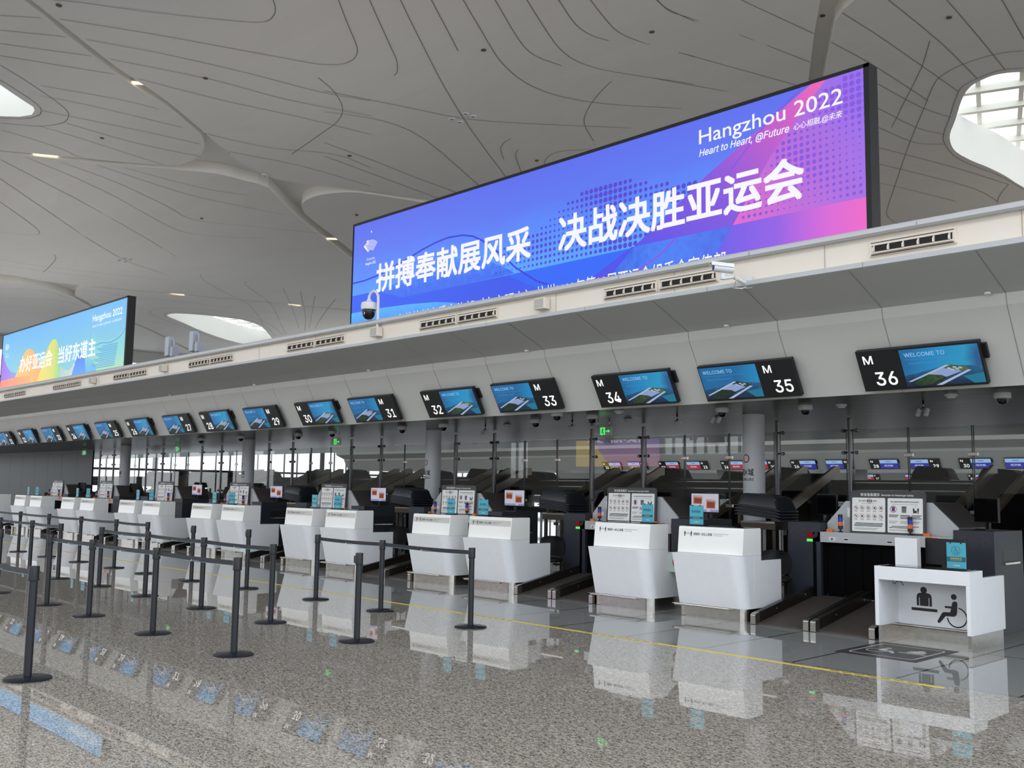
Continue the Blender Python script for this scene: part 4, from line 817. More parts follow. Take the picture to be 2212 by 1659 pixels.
# monitors on the right-hand cabinets
XSCR = mat('scan_picture_white', (.80, .79, .86), emit=.75)
def monitor_parts(t, on):
    m = MB(); m.box(-.235, .235, 0, .03, .09, .385); b_ = m.build('casing', BLACK, t, bevel=.004)
    m = MB(); fr = frame((0, -.001, 0))
    if on:
        m.flat([(-.228, .105), (.228, .105), (.228, .378), (-.228, .378)], fr, 0)
        for cx, cz, w, h in ((-.12, .28, .16, .11), (.1, .22, .16, .12)):
            m.flat([(cx-w/2, cz-h/2), (cx+w/2-.01, cz-h/2-.005), (cx+w/2, cz+h/2-.01), (cx-w/2+.005, cz+h/2)], fr, 1, .0005)
            m.flat([(cx-w/2+.02, cz-h/2+.01), (cx+w/2-.02, cz-h/2+.01), (cx+w/2-.02, cz+h/2-.03), (cx-w/2+.02, cz+h/2-.025)], fr, 2, .001)
            m.line([(cx-w/2, cz+h/2+.012), (cx+w/2, cz+h/2+.004)], .006, fr, 2, .001)
        m.flat([(-.228, .105), (.228, .105), (.228, .14), (-.228, .14)], fr, 3, .0005); m.flat([(.03, .11), (.09, .11), (.09, .135), (.03, .135)], fr, 0, .001)
    else: m.flat([(-.228, .105), (.228, .105), (.228, .378), (-.228, .378)], fr, 4)
    m.build('screen', [XSCR, mat('scan_orange', (.78, .45, .25), emit=.7), mat('scan_brown', (.5, .22, .13), emit=.7), mat('scan_bar', (.55, .6, .8), emit=.7), GLOSSB], b_, recalc=False)
    m = MB(); m.box(-.025, .025, .02, .05, .012, .2); m.prism([(-.1, -.08), (.1, -.08), (.07, .12), (-.07, .12)], 'z', 0, .012); m.build('stand', BLACK, t)
mon = {}
for k in range(8):
    on = 0 < k <= 5; x = XM(k)+(1.14 if k == 0 else 1.2); ref = 'low accessible desk' if k == 0 else 'M %d desk' % (36-2*k)
    lb = ('computer monitor showing orange luggage scans behind the %s' if on else 'dark monitor on the cabinet behind the %s') % ref
    if on not in mon: mon[on] = thing('monitor', lb, 'monitor', (x, 12.5, 1.19), 'monitors on the scanner cabinets', (0, 0, -.62 if k == 0 else .12)); monitor_parts(mon[on], on)
    else: dup(mon[on], (x, 12.5, 1.19), lb, .12)

for k in range(4):
    dup(mon[False], (XM(k)-1.02, 12.62, 1.213), 'dark monitor on the left cabinet of the scanner behind the %s' % ('low accessible desk' if k == 0 else 'M %d desk' % (36-2*k)), -.5)
dup(mon[False], (-4.72, 11.36, .725), 'dark monitor standing on the low accessible desk behind its teal notice', 3.0)

# black trays on their stands between the scanners
def tray_mb():
    m = MB(); R = []
    for sx_, sy_, z in ((.27, .22, 0), (.29, .24, .02), (.345, .285, .165), (.365, .305, .17), (.365, .305, .185), (.335, .275, .185), (.30, .245, .035), (.27, .22, .018)):
        P = arc(sx_-.07, sy_-.07, .07, 0, pi/2, 4)+arc(-sx_+.07, sy_-.07, .07, pi/2, pi, 4)+arc(-sx_+.07, -sy_+.07, .07, pi, 1.5*pi, 4)+arc(sx_-.07, -sy_+.07, .07, 1.5*pi, 2*pi, 4)
        R.append([(x, y, .165-z*.9-.42*max(0, x-.08)**1.25-.10*max(0, -x-.15)) for x, y in P])
    m.loft(R, 0, True, True); return m
TRAYM = mat('black_tray_plastic', (.13, .14, .165), .42)
tray0 = None; TRAYN = 0
def tray(loc, rz, tilt, label, group):
    global tray0
    if tray0 is None: tray0 = tray_mb().build('luggage_tray', TRAYM); o = tray0
    else: o = tray0.copy(); COL.objects.link(o)
    o.location = loc; o.rotation_euler = (0, tilt, rz); return tag(o, label, 'tray', group)
st0 = None
for k, xx in ((0, -7.72), (1, -11.7), (2, -15.9), (3, -20.05)):
    ref = 'M %d and M %d desks' % (34-2*k, 35-2*k)
    if st0 is None:
        st0 = thing('tray_stand', 'brown metal tray stand behind the '+ref, 'stand', (xx, 12.5, 0), 'tray stands between the scanners')
        for sx_ in (-.24, .24):
            for sy_ in (-.2, .2):
                m = MB(); m.box(sx_-.025, sx_+.025, sy_-.02, sy_+.02, 0, 1.12); m.build('leg', DSTEEL, st0)
        m = MB(); m.box(-.28, .28, -.25, .25, 1.08, 1.19); m.build('top_frame', DSTEEL, st0, bevel=.004)
        m = MB(); m.box(-.27, .27, -.255, -.25, 1.17, 1.195); m.build('front_lip', STEEL, st0)
        for zz in (.3, .7):
            m = MB(); m.box(-.24, .24, -.02, .02, zz, zz+.03); m.build('crossbar', DSTEEL, st0)
    else: dup(st0, (xx, 12.5, 0), 'brown metal tray stand behind the '+ref)
    for j in range(4):
        tray((xx+.02, 12.45, 1.30+.042*j), .05, .02, '%s black tray in the stack behind the %s' % (['bottom', 'second from bottom', 'third from bottom', 'topmost'][j], ref), 'black trays stacked behind the desks')
# staff chairs
ch0 = None
for k in (0, 1, 2):
    lb = 'dark office chair behind the M %d desk' % (35-2*k); loc = (-7.14-PITCH_M*k, 11.70, 0)
    if ch0 is None:
        ch0 = thing('office_chair', lb, 'chair', loc, 'staff chairs behind the desks', (0, 0, .5))
        m = MB(); m.loft([[(x*sc_, y*sc_, z) for x, y in arc(0, 0, .24, 0, 2*pi, 16)[:-1]] for sc_, z in ((.9, .43), (1, .45), (1, .48), (.85, .5))], 0, True, True); m.build('seat', BLACK, ch0)
        m = MB(); m.loft([[(x, .20+y+.1*(.3-abs(x)), z) for x, y in ((-w, 0), (-w*.5, .02), (0, .03), (w*.5, .02), (w, 0), (w*.5, .05), (0, .06), (-w*.5, .05))] for z, w in ((.5, .14), (.56, .2), (.7, .22), (.8, .18), (.83, .1))], 0, True, True); m.build('backrest', BLACK, ch0)
        m = MB(); m.cyl((0, 0, .08), (0, 0, .43), .025); m.build('gas_column', STEEL, ch0)
        m = MB()
        for i in range(5): m.cyl((0, 0, .09), (.27*cos(i*1.2566), .27*sin(i*1.2566), .05), .022, .014, 8); m.cyl((.27*cos(i*1.2566), .27*sin(i*1.2566), .0), (.27*cos(i*1.2566), .27*sin(i*1.2566), .05), .025, n=10)
        m.build('star_base', BLACK, ch0)
    else: dup(ch0, loc, lb)
# ---------------------------------------------------------------- queue posts with retractable belts
CYAN = mat('belt_reflection_cyan', (.35, .62, .68), .4)  # cyan reflection along the belt's lower edge, painted as a strip
P_ = {'A': (-8.62, 2.86), 'A0': (-10.37, 2.86), 2: (-10.37, 4.68), 3: (-8.64, 4.70), 4: (-12.17, 4.69), 5: (-13.57, 4.68), 6: (-12.08, 6.08), 7: (-10.38, 6.10),
      8: (-12.09, 7.81), 9: (-10.50, 7.77), 10: (-8.68, 7.71), 11: (-8.60, 6.07), 12: (-13.83, 6.10), 13: (-15.50, 6.10), 14: (-17.07, 6.04), 15: (-15.53, 7.62), 16: (-13.94, 7.75),
      17: (-17.26, 7.60), 18: (-18.67, 7.61), 19: (-20.42, 7.61), 20: (-22.18, 7.59), 21: (-24.04, 7.60), 22: (-15.41, 4.62), 23: (-18.58, 6.08), 24: (-20.25, 6.05), 25: (-25.78, 7.60)}
LINK = [('A', 'A0'), (3, 2), (2, 4), (4, 5), (7, 6), (6, 12), (12, 13), (14, 23), (23, 24), (17, 18), (18, 19), (19, 20), (20, 21), (21, 25), (10, 9), (9, 8)]
PL = {'A': 'closest to the camera at the left edge', 'A0': 'beyond the left edge, at the other end of the nearest belt',
      3: 'at the right end of the second belt row from the camera', 2: 'second from the right in the second belt row', 4: 'third from the right in the second belt row', 5: 'at the left end of the second belt row', 22: 'without belt at the far left behind the nearest post',
      7: 'at the right end of the third belt row', 6: 'second from the right in the third belt row', 12: 'third from the right in the third belt row', 13: 'at the left end of the third belt row',
      14: 'at the right end of the short far-left belt row', 23: 'in the middle of the short far-left belt row', 24: 'at the left edge ending the short far-left belt row',
      11: 'standing alone without belt in front of the M 31 desk', 15: 'standing alone without belt before the M 28 desk', 16: 'standing alone without belt before the M 29 desk',
      8: 'at the left end of the rightmost belt row', 9: 'in the middle of the rightmost belt row', 10: 'at the right end of the rightmost belt row',
      17: 'at the right end of the belt row nearest the desks', 18: 'second from the right in the belt row nearest the desks', 19: 'third from the right in the belt row nearest the desks',
      20: 'fourth from the right in the belt row nearest the desks', 21: 'fifth from the right in the belt row nearest the desks', 25: 'at the far left end of the belt row nearest the desks'}
pm = {}
def post_meshes():
    m = MB(); m.lathe([(.188, 0), (.188, .008), (.178, .016), (.05, .026), (.036, .03)], n=40); pm['base'] = m
    m = MB(); m.cyl((0, 0, .02), (0, 0, .83), .033, n=24); pm['pole'] = m
    m = MB(); m.lathe([(.036, .785), (.041, .79), (.041, .90), (.038, .906), (.0, .907)], n=24)
    for a in range(4): m.box(.038*cos(a*pi/2+.1)-.008, .038*cos(a*pi/2+.1)+.008, .038*sin(a*pi/2+.1)-.008, .038*sin(a*pi/2+.1)+.008, .79, .80)
    pm['cassette'] = m
post_meshes(); first = None; POSTS = {}
for k, (x, y) in P_.items():
    lb = 'belt post ' + PL[k]
    if first is None:
        first = thing('queue_post', lb, 'barrier post', (x, y, 0), 'belt posts of the queue'); o = first
        pm['base'].build('base', BLK2, o, bevel=0); pm['pole'].build('pole', BLK2, o); pm['cassette'].build('belt_cassette', BLACK, o)
        proto_post = list(first.children)
    else:
        o = first.copy(); COL.objects.link(o); o.location = (x, y, 0); o['label'] = lb
        for c in proto_post:
            q = c.copy(); COL.objects.link(q); q.parent = o
    POSTS[k] = o
for a, c in LINK:
    pa = Vector((*P_[a], 0)); pc = Vector((*P_[c], 0)); d = pc-pa; L = d.length; u = d.normalized(); nrm = Vector((-u.y, u.x, 0))
    m = MB(); N = 10; R = []
    for i in range(N+1):
        s_ = .04+(L-.08)*i/N; q = u*s_; z = .852-.010*4*(s_/L)*(1-s_/L)
        R.append([q+nrm*.001+V3((0, 0, z-.024)), q-nrm*.001+V3((0, 0, z-.024)), q-nrm*.001+V3((0, 0, z+.024)), q+nrm*.001+V3((0, 0, z+.024))])
    m.loft(R, 0)
    m.loft([[p+V3((0, 0, -.0005)) for p in (r[0]-nrm*0+nrm*.0006, r[1]-nrm*.0006)]+[p+V3((0, 0, .003)) for p in (r[1]-nrm*.0006, r[0]+nrm*.0006)] for r in R], 1)
    uu = u if u.x > 0 else -u; fr = (u*(L/2)+V3((0, 0, .826)), uu, V3((0, 0, 1)), uu.cross(V3((0, 0, 1))))
    fr = (fr[0]+fr[3]*.0016, *fr[1:])
    m.flat([(-.09, -.014), (-.075, .002), (-.062, .014), (-.066, -.002), (-.055, -.006), (-.075, -.014)], fr, 2); m.flat([(-.045, -.012), (.09, -.012), (.09, .004), (-.045, .004)], fr, 3)
    m.build('retractable_belt', [mat('belt_webbing', (.15, .145, .165), .55), CYAN, PAPER, mat('belt_print', (.45, .45, .46), .5)], POSTS[a], recalc=False)
for k in (11, 15, 16, 5, 22):
    m = MB(); m.box(-.075, -.04, -.018, .018, .80, .875); m.build('belt_clip', BLACK, POSTS[k], bevel=.004)

# ---------------------------------------------------------------- on the floor
m = MB(); m.box(-46, -3.57, 8.445, 8.495, 0, .002, 0)
for x0, n in ((-4.6, 7), (-7.6, 9), (-9.7, 8), (-13.5, 6)):
    for i in range(n): xx = x0+i*.12; m.flat([(xx, 8.462), (xx+.085, 8.462), (xx+.085, 8.48), (xx, 8.48)], (V3((0, 0, .0026)), V3((1, 0, 0)), V3((0, 1, 0)), V3((0, 0, 1))), 1)
tag(m.build('floor_tape', [YELL, INK], recalc=False), 'long yellow tape line on the floor in front of the desks', 'tape')
FZ = lambda z: (V3((0, 0, z)), V3((1, 0, 0)), V3((0, 1, 0)), V3((0, 0, 1)))
m = MB(); m.rrect(-.425, .425, -.52, .52, .015, FZ(.0012), 0); m.rrect(-.345, .345, -.40, .40, .06, FZ(.0018), 1); m.rrect(-.325, .325, -.38, .38, .045, FZ(.0022), 0)
picto_desk(m, FZ(.0028), 1, 0, .51, -.36, .98, True)
o = m.build('floor_decal', [mat('dark_floor_vinyl', (.20, .185, .20), .35), mat('pale_floor_vinyl', (.74, .73, .71), .4)], recalc=False); o.location = (-4.69, 10.02, 0)
tag(o, 'dark floor decal with pale wheelchair pictogram before the low accessible desk', 'floor decal')

# ---------------------------------------------------------------- LED walls on the island roof
YL = 16.26
def led(name_, label, x0, x1, art, mats):
    t = thing('led_screen', label, 'screen', ((x0+x1)/2, YL, 5.4))
    L = t.location.copy()
    m = MB(); m.box(x0, x1, YL, YL+.31, 5.4, 9.29); m.box(x0-.0, x0+.03, YL-.02, YL, 5.4, 9.29); m.box(x1-.1, x1, YL-.02, YL, 5.4, 9.29); m.box(x0, x1, YL-.02, YL, 9.22, 9.29)
    c = m.build('housing', mat('led_housing_black', (.03, .03, .045), .5), None, tuple(L)); c.parent = t; c.location = (0, 0, 0)
    m = MB(); art(m); c = m.build('screen', mats, None, tuple(L), recalc=False); c.parent = t; c.location = (0, 0, 0)
    for i in range(4):
        xx = x0+(x1-x0)*(i+.5)/4; m = MB(); m.box(xx-.06, xx+.06, YL+.31, YL+.43, 4.31, 8.8); m.cyl((xx, YL+.4, 6.2), (xx, YL+1.8, 4.32), .05, n=8); c = m.build('support_strut', GUNM, None, tuple(L)); c.parent = t; c.location = (0, 0, 0)
    return t
def halftone(m, poly, step, rmax, mi, fr, off, f, x0, z0):
    xs = [p[0] for p in poly]; zs = [p[1] for p in poly]; z = z0; 
    while z < max(zs):
        x = x0
        while x < max(xs):
            if x > min(xs) and z > min(zs) and inside((x, z), poly):
                r = rmax*f(x, z)
                if r > .012: m.disc((x, z), r, fr, mi, off, 9)
            x += step
        z += step
def emblem(m, fr, mi, off, cx, cz, s, full=True):
    if full:
        for i in range(9):
            r = (.30+.055*i)*s; m.ring((cx-.02*s, cz-.42*s), r, .022*s, fr, mi, off, 16, .26*pi, .76*pi)
        m.flat([(cx-.02*s+.28*s*cos(a), cz-.42*s+.28*s*sin(a)) for a in (.74*pi, .7*pi)]+[(cx-.02*s+.76*s*cos(a), cz-.42*s+.76*s*sin(a)) for a in (.71*pi, .765*pi)], fr, mi, off)
        for dx, dz, r in ((-.30, .30, .06), (-.24, .20, .045), (-.33, .18, .04), (-.20, .32, .035)): m.disc((cx+dx*s, cz+dz*s), r*s, fr, mi, off, 10)
        m.disc((cx, cz+.72*s), .05*s, fr, mi, off, 10, .04*s)
    m.text('19th Asian Games', fr, (cx-.33*s, cx+.33*s, cz-.62*s, cz-.50*s), mi, off); m.text('Hangzhou 2022', fr, (cx-.40*s, cx+.40*s, cz-.86*s, cz-.70*s), mi, off, .012)
FL = frame((0, YL-.004, 0))
def art1(m):
    x0, x1 = -23.80, -7.93; z0, z1 = 5.4, 9.22; O = .0022
    m.flat([(x0, z0), (x1, z0), (x1, z1), (x0, z1)], FL, 0)
    arcp = [(-23.8, 7.51), (-23.22, 7.51), (-22.53, 7.57), (-21.75, 7.72), (-21.08, 7.86), (-20.54, 7.99), (-20.01, 8.08), (-19.49, 8.13), (-18.89, 8.09), (-18.49, 7.99), (-18.14, 7.82), (-17.39, 7.32), (-16.93, 6.95), (-16.49, 6.68), (-16.18, 6.5), (-15.82, 6.36), (-15.12, 6.05)]
    D1 = [(-17.6, 6.86), (-17.62, 7.45), (-16.9, 7.55), (-16.23, 7.69), (-15.75, 7.94), (-15.48, 8.08), (-14.73, 8.35), (-14.04, 8.35), (-13.43, 8.35), (-12.91, 8.22), (-12.55, 8.1), (-12.06, 7.97), (-11.38, 8), (-12, 7.58), (-13.22, 6.86)]
    wav = lambda x, z: .55+.45*sin(x*1.7+z*3.1)*cos(z*2.3-x*.9)
    halftone(m, D1, .142, .062, 1, FL, O, lambda x, z: min(1, max(.2, .35+.65*wav(x, z)))*(1 if x > -15.4 else .8), -17.6, 6.9)
    m.flat([(-22.47, 7.1), (-21.35, 7.28), (-20.34, 7.48), (-19.82, 7.6), (-19.37, 7.66), (-18.97, 7.62), (-18.48, 7.52), (-18, 7.31), (-17.14, 6.92), (-16.96, 6.81), (-17.22, 6.79), (-19.28, 6.78), (-21.41, 6.77), (-22.46, 6.91)], FL, 2, O)
    m.flat([(x0, 7.13), (-22.59, 7.12), (-21.4, 6.78), (-17.22, 6.78), (-16.18, 6.79), (-13.34, 6.81), (-14.11, 6.36), (-15.44, 5.8), (-16.77, 5.7), (-18.28, 6.1), (-19.1, 6.34), (-19.95, 6.47), (-21.02, 6.55), (-22.44, 6.61), (x0, 6.62)], FL, 3, O*2)
    m.flat([(-17.2, 6.785), (-15.2, 5.9), (-13.34, 6.81)], FL, 13, O*2.5)
    m.flat([(x0, 6.62), (-22.44, 6.61), (-21.02, 6.55), (-19.95, 6.47), (-19.26, 6.37), (-18.83, 6.28), (-18.28, 6.06), (-21.74, 5.78), (x0, 5.5)], FL, 4, O*3)
    m.line(arcp, .045, FL, 5, O*3.5)
    m.flat([(-13.31, 6.83), (-10.75, 6.83), (-11.24, 6.17), (-11.9, 5.42), (-14.9, 5.42)], FL, 6, O*3)
    m.flat([(-9.0, 9.22), (-11.38, 7.97), (-12, 7.58), (-13.22, 6.83), (-10.74, 6.83), (-9.86, 8.06), (-8.7, 9.22)], FL, 7, O*3)
    m.flat([(-10.75, 6.84), (-9.86, 8.06), (-8.7, 9.22), (x1, 9.22), (x1, 6.84)], FL, 8, O*3)
    m.flat([(-10.75, 6.84), (x1, 6.84), (x1, 5.42), (-11.8, 5.42), (-11.24, 6.17)], FL, 9, O*4)
    m.flat([(-13.22, 6.83), (-13.34, 6.81), (-14.33, 6.37), (-15.9, 5.6), (-15.11, 5.5), (-13.87, 6.3)], FL, 10, O*4)
    m.line([(-9.16, 9.22), (-9.9, 8.77), (-10.44, 8.28), (-11.01, 7.74)], .035, FL, 11, O*4); m.line([(-12.09, 6.84), (-12.44, 6.59), (-12.85, 6.4), (-13.28, 6.22)], .04, FL, 11, O*4)
    halftone(m, [(-10.65, 6.89), (-9.8, 8.03), (-9.57, 8.39), (-9.19, 8.41), (-8.76, 9.08), (x1, 9.2), (x1, 6.88)], .128, .054, 11, FL, O*4, lambda x, z: min(1, max(.28, .35+.5*sin(2.2*x+z*1.1+1)*cos(2.4*z+x*.7)+.22*(x+9.6))), -10.62, 6.95)
    m.text('拼搏奉献展风采', FL, (-22.60, -16.40, 7.08, 7.88), 12, O*6, .022); m.text('决战决胜亚运会', FL, (-15.46, -9.18, 7.08, 7.90), 12, O*6, .022)
    m.text('Hangzhou 2022', FL, (-11.52, -8.37, 8.58, 8.98), 12, O*6, .004); m.text('Heart to Heart, @Future', FL, (-11.52, -9.46, 8.38, 8.56), 12, O*6, .008, .25); m.text('心心相融,@未来', FL, (-9.37, -8.38, 8.40, 8.55), 12, O*6, .006, .2)
    m.text('中共杭州市委宣传部（市文明办）', FL, (-21.6, -16.45, 5.92, 6.34), 12, O*6, .004); m.text('杭州2022年第19届亚运会组委会宣传部', FL, (-16.17, -10.9, 5.95, 6.36), 12, O*6, .004)
    emblem(m, FL, 12, O*6, -22.92, 8.46, .62)
Z0 = -5.4; SM = screen_mat
A1 = [SM('led_blue', [(0, '4aa0ff'), (.35, '4c86fb'), (.6, '5472ee'), (1, '5668ea')], 'Z', 1.4, 3.9, 1.0, .25, .5),
      mat('led_dot_indigo', lin('4440c8') and (.30, .23, .80), emit=1), SM('led_hill', [(0, '1f55d8'), (.5, '2f6af0'), (1, '4c97ff')], 'Z', .9, 2.4, 1, .9, 6),
      SM('led_deep', [(0, '1a58f0'), (.6, '2249e6'), (1, '1f5cf5')], 'X', -8, 3, 1), SM('led_lite', [(0, '2f7ef5'), (1, '4fb4ff')], 'Z', .6, 1.3, 1, .6, 4),
      mat('led_line_indigo', (.18, .22, .82), emit=1), SM('led_wash', [(0, '1d57dd'), (.5, '3c79f2'), (1, '3a5ae0')], 'X', 1.5, 5.5, 1, 1.0, 5),
      SM('led_purple', [(0, '4a44e4'), (.45, '7c49d8'), (.8, 'c452c2'), (1, 'e860b8')], 'X', 2.9, 7.9, 1, 0, 1, .7), SM('led_pink', [(0, 'dc5fc4'), (.35, 'bd5fd2'), (.7, 'a364dc'), (1, '8f68ea')], 'X', 5.2, 8.6, 1, 0, 1, .45),
      SM('led_band', [(0, '5a4fe6'), (.45, '8c52e0'), (.75, 'd35bd2'), (1, 'ec5cc0')], 'X', 4.6, 8, 1), mat('led_violet', (.26, .27, .90), emit=1), mat('led_dot_violet', (.50, .31, .86), emit=1),
      mat('led_white', (.955, .95, 1), emit=1), mat('led_blue_fold', (.13, .38, .96), emit=1)]
led('led', 'large blue and pink video wall with white Chinese slogan above the desks', -23.85, -7.86, art1, A1)
def art2(m):
    x0, x1 = -56.0, -40.05; O = .0025; B = lambda p, mi, k=1: m.flat(p, FL, mi, O*k)
    m.flat([(x0, 5.4), (x1, 5.4), (x1, 9.22), (x0, 9.22)], FL, 0)
    B([(x0, 8.24), (-55.85, 8.22), (-55.56, 7.87), (-55.04, 7.48), (-54.44, 7.19), (-53.58, 7.05), (-54.0, 5.4), (x0, 5.4)], 1)
    B([(-43.6, 8.1), (-43.0, 7.75), (-42, 7.6), (-41, 7.65), (x1, 8.0), (x1, 5.4), (-44.5, 5.4)], 10)
    B([(-55.0, 5.4), (-53.65, 6.89), (-52.8, 7.71), (-52.54, 7.93), (-52.18, 8.13), (-51.79, 8.15), (-51.28, 8.05), (-50.85, 7.81), (-50.09, 7.29), (-49.9, 5.4)], 2, 2)
    B([(x0, 6.81), (-53.66, 6.85), (-51.42, 6.79), (-51.0, 5.4), (x0, 5.4)], 3, 3)
    B([(-51.4, 5.4), (-50.01, 6.86), (-49.56, 7.41), (-49.12, 7.95), (-48.72, 8.24), (-48.37, 8.3), (-48.01, 8.23), (-47.75, 7.98), (-47.63, 7.56), (-47.5, 7.08), (-47.4, 5.4)], 4, 4)
    B([(-47.45, 5.4), (-47.43, 6.95), (-46.89, 6.78), (-46.28, 6.64), (-45.81, 6.76), (-45.68, 6.93), (-45.43, 6.88), (-46.3, 5.4)], 5, 4)
    B([(-46.4, 5.4), (-45.64, 6.68), (-45.3, 7.11), (-44.94, 7.35), (-44.61, 7.26), (-44.34, 7), (-43.7, 5.4)], 6, 5)
    B([(-44.2, 5.4), (-44.15, 6.8), (-44.1, 6.98), (-43.8, 7.01), (-43.4, 6.86), (-43.15, 6.72), (-42.3, 5.4)], 7, 6)
    for i in range(13):
        z = 6.5+i*.075; m.line([(-43.0+.05*i-.3*(i % 3), z), (-41.0+.02*i, z-.02)], .032, FL, 8, O*7)
    m.line([(-43.2, 7.5), (-42.6, 7.56), (-41.59, 7.48), (-40.83, 7.58), (-40.37, 7.73), (-40.08, 7.95)], .04, FL, 8, O*7)
    m.text('办好亚运会', FL, (-53.0, -48.45, 7.04, 7.82), 9, O*8, .02); m.text('当好东道主', FL, (-47.6, -43.15, 7.06, 7.84), 9, O*8, .02)
    m.text('Hangzhou 2022', FL, (-43.66, -40.48, 8.50, 8.88), 9, O*8, .012); m.text('Heart to Heart, @Future', FL, (-43.64, -41.6, 8.30, 8.44), 9, O*8, 0, .25); m.text('心心相融,@未来', FL, (-41.5, -40.5, 8.31, 8.44), 9, O*8, 0, .2)
    emblem(m, FL, 9, O*8, -55.15, 8.5, .6)
A2 = [SM('led2_cyan', [(0, '7fc8d2'), (.4, '76c0dc'), (.7, '6ab8ea'), (1, '62b0f0')], 'Z', 1.2, 3.9, 1, .3, .4), SM('led2_purple', [(0, '8c5fe0'), (.5, '9a74e4'), (1, '6aa0dc')], 'X', -8, -5.4, 1), SM('led2_orange', [(0, 'f6c66a'), (.6, 'f2a65a'), (1, 'f0b84c')], 'X', -6, 1, 1, .3, 1),
      SM('led2_red', [(0, 'f07a6c'), (1, 'f2a55c')], 'X', -8, -3.5, 1), SM('led2_hill', [(0, 'f4a860'), (.3, 'ecd65a'), (.7, 'cfd765'), (1, '74cf86')], 'X', -3, .9, 1), SM('led2_grey', [(0, '8fc4b8'), (1, 'c8d4d0')], 'X', 0, 2.5, 1, 1.4, 12),
      SM('led2_blue', [(0, '4c9cff'), (1, '3f6fe8')], 'Z', .9, 2, 1), SM('led2_teal', [(0, '5ab0f0'), (1, '7ac8c0')], 'Z', 1, 1.7, 1), mat('led2_dash', (.28, .60, .88), emit=1), mat('led2_white', (.97, .98, 1), emit=1), SM('led2_green', [(0, 'a8dcae'), (.6, '84cfd0'), (1, '7cc8d8')], 'Z', .8, 2.4, 1)]
led('led2', 'second video wall with yellow, green and blue waves at the left', -56.06, -39.95, art2, A2)

# ---------------------------------------------------------------- cornice fittings
def zc(x): return zx(4.215, 4.30, x)
VCR = mat('cream_grille', (.90, .86, .81), .45); VDK = mat('duct_black', (.05, .045, .04), .7)
def vent_unit(t, x0, w):
    m = MB(); m.box(x0, x0+w, -.01, .02, -.085, .085, 0); m.build('back_plate', VCR, t, bevel=.003)
    m = MB(); m.box(x0+.04, x0+w-.04, -.02, -.008, -.034, .030, 0); m.build('duct_opening', VDK, t)
    m = MB(); m.prism([(-.02, -.04), (-.05, -.055), (-.05, -.063), (-.012, -.06)], 'x', x0+.03, x0+w-.03)
    m.box(x0+.03, x0+w-.03, -.028, -.01, .028, .034); n = max(3, int(round((w-.1)/.14)))
    for i in range(n):
        xx = x0+.06+(w-.12)*i/(n-1 if n > 1 else 1); m.prism([(-.022, -.04), (-.022, .028), (-.05, -.005), (-.05, -.04)], 'x', xx-.008, xx+.008)
    m.build('louvre', VCR, t, bevel=.002)
    m = MB(); m.box(x0+.02, x0+w-.02, -.016, -.009, .058, .064); m.box(x0+.02, x0+w-.02, -.016, -.009, -.076, -.07); m.build('gap_line', VDK, t)
VX = [(-4.85, -3.93), (-8.62, -6.78), (-12.6, -10.72), (-16.72, -14.75), (-20.9, -18.85), (-25.1, -23.1), (-29.4, -27.3), (-33.75, -31.75)]
VN = ['nearest the camera at the right', 'below the bullet camera', 'to the right of the dome camera pole', 'second to the left of the dome camera pole', 'under the two aerial antennas', 'under the right end of the left video wall', 'under the middle of the left video wall', 'at the far left end under the left video wall']
for i, (a, c) in enumerate(VX):
    t = thing('air_vent', 'cream louvred air vent, '+VN[i], 'air vent', (a, 9.95, zc(a)), 'air vents along the cornice')
    if i == 0: vent_unit(t, 0, c-a)
    else: vent_unit(t, 0, (c-a)/2-.01); vent_unit(t, (c-a)/2+.01, (c-a)/2-.01)
BXN = ['second from the camera, right of the dome camera', 'between the dome camera and its left vent', 'left of the antennas', 'under the left video wall']
m = MB(); m.box(-.11, .11, -.12, 0, -.08, .08)
bx0 = None
for i, x in enumerate((-9.74, -13.73, -22.1, -26.35)):
    lb = 'white speaker box on the cornice, '+BXN[i]
    if bx0 is None:
        bx0 = thing('wall_speaker', lb, 'speaker', (x, 9.95, zc(x)), 'small speaker boxes on the cornice'); m.build('case', VCR, bx0, bevel=.006)
        q = MB(); q.box(-.09, .09, -.123, -.12, -.065, .065); q.build('grille', mat('speaker_grille', (.72, .71, .69), .7), bx0)
    else: dup(bx0, (x, 9.95, zc(x)), lb)
t = thing('dome_camera', 'white dome camera hanging from a curved pole before the blue video wall', 'camera', (-13.72, 9.95, 4.2))
m = MB(); m.tube([(0, -.02, -.05), (0, -.04, .1), (0, -.04, .60), (0, -.045, .68), (-.03, -.06, .74), (-.1, -.07, .77), (-.17, -.08, .74), (-.2, -.09, .68), (-.2, -.09, .63)], .024, 10); m.build('pole', COLW, t)
m = MB(); m.lathe([(.03, .64), (.05, .60), (.13, .57), (.14, .52), (.135, .45), (.1, .44)], -.2, -.09, 24); m.build('housing', COLW, t)
m = MB(); m.lathe([(.118, .45), (.118, .39), (.10, .33), (.06, .285), (0, .272)], -.2, -.09, 24); dm = m.build('dome', GLOSSB, t)
m = MB(); m.cyl((-.17, -.21, .37), (-.165, -.20, .37), .025, n=12); m.build('lens', mat('lens_glare', (.85, .85, .9), .1), dm)  # pale disc: the glare on the dome is painted into its colour
t = thing('bullet_camera', 'white bullet camera on an arm over the cornice vents', 'camera', (-6.42, 9.95, 4.12))
A = V3((-.03, -.40, .07)); d = V3((-.62, -.76, .08)).normalized()
m = MB(); m.cyl(A-d*.12, A+d*.11, .05, n=16); m.build('body', COLW, t)
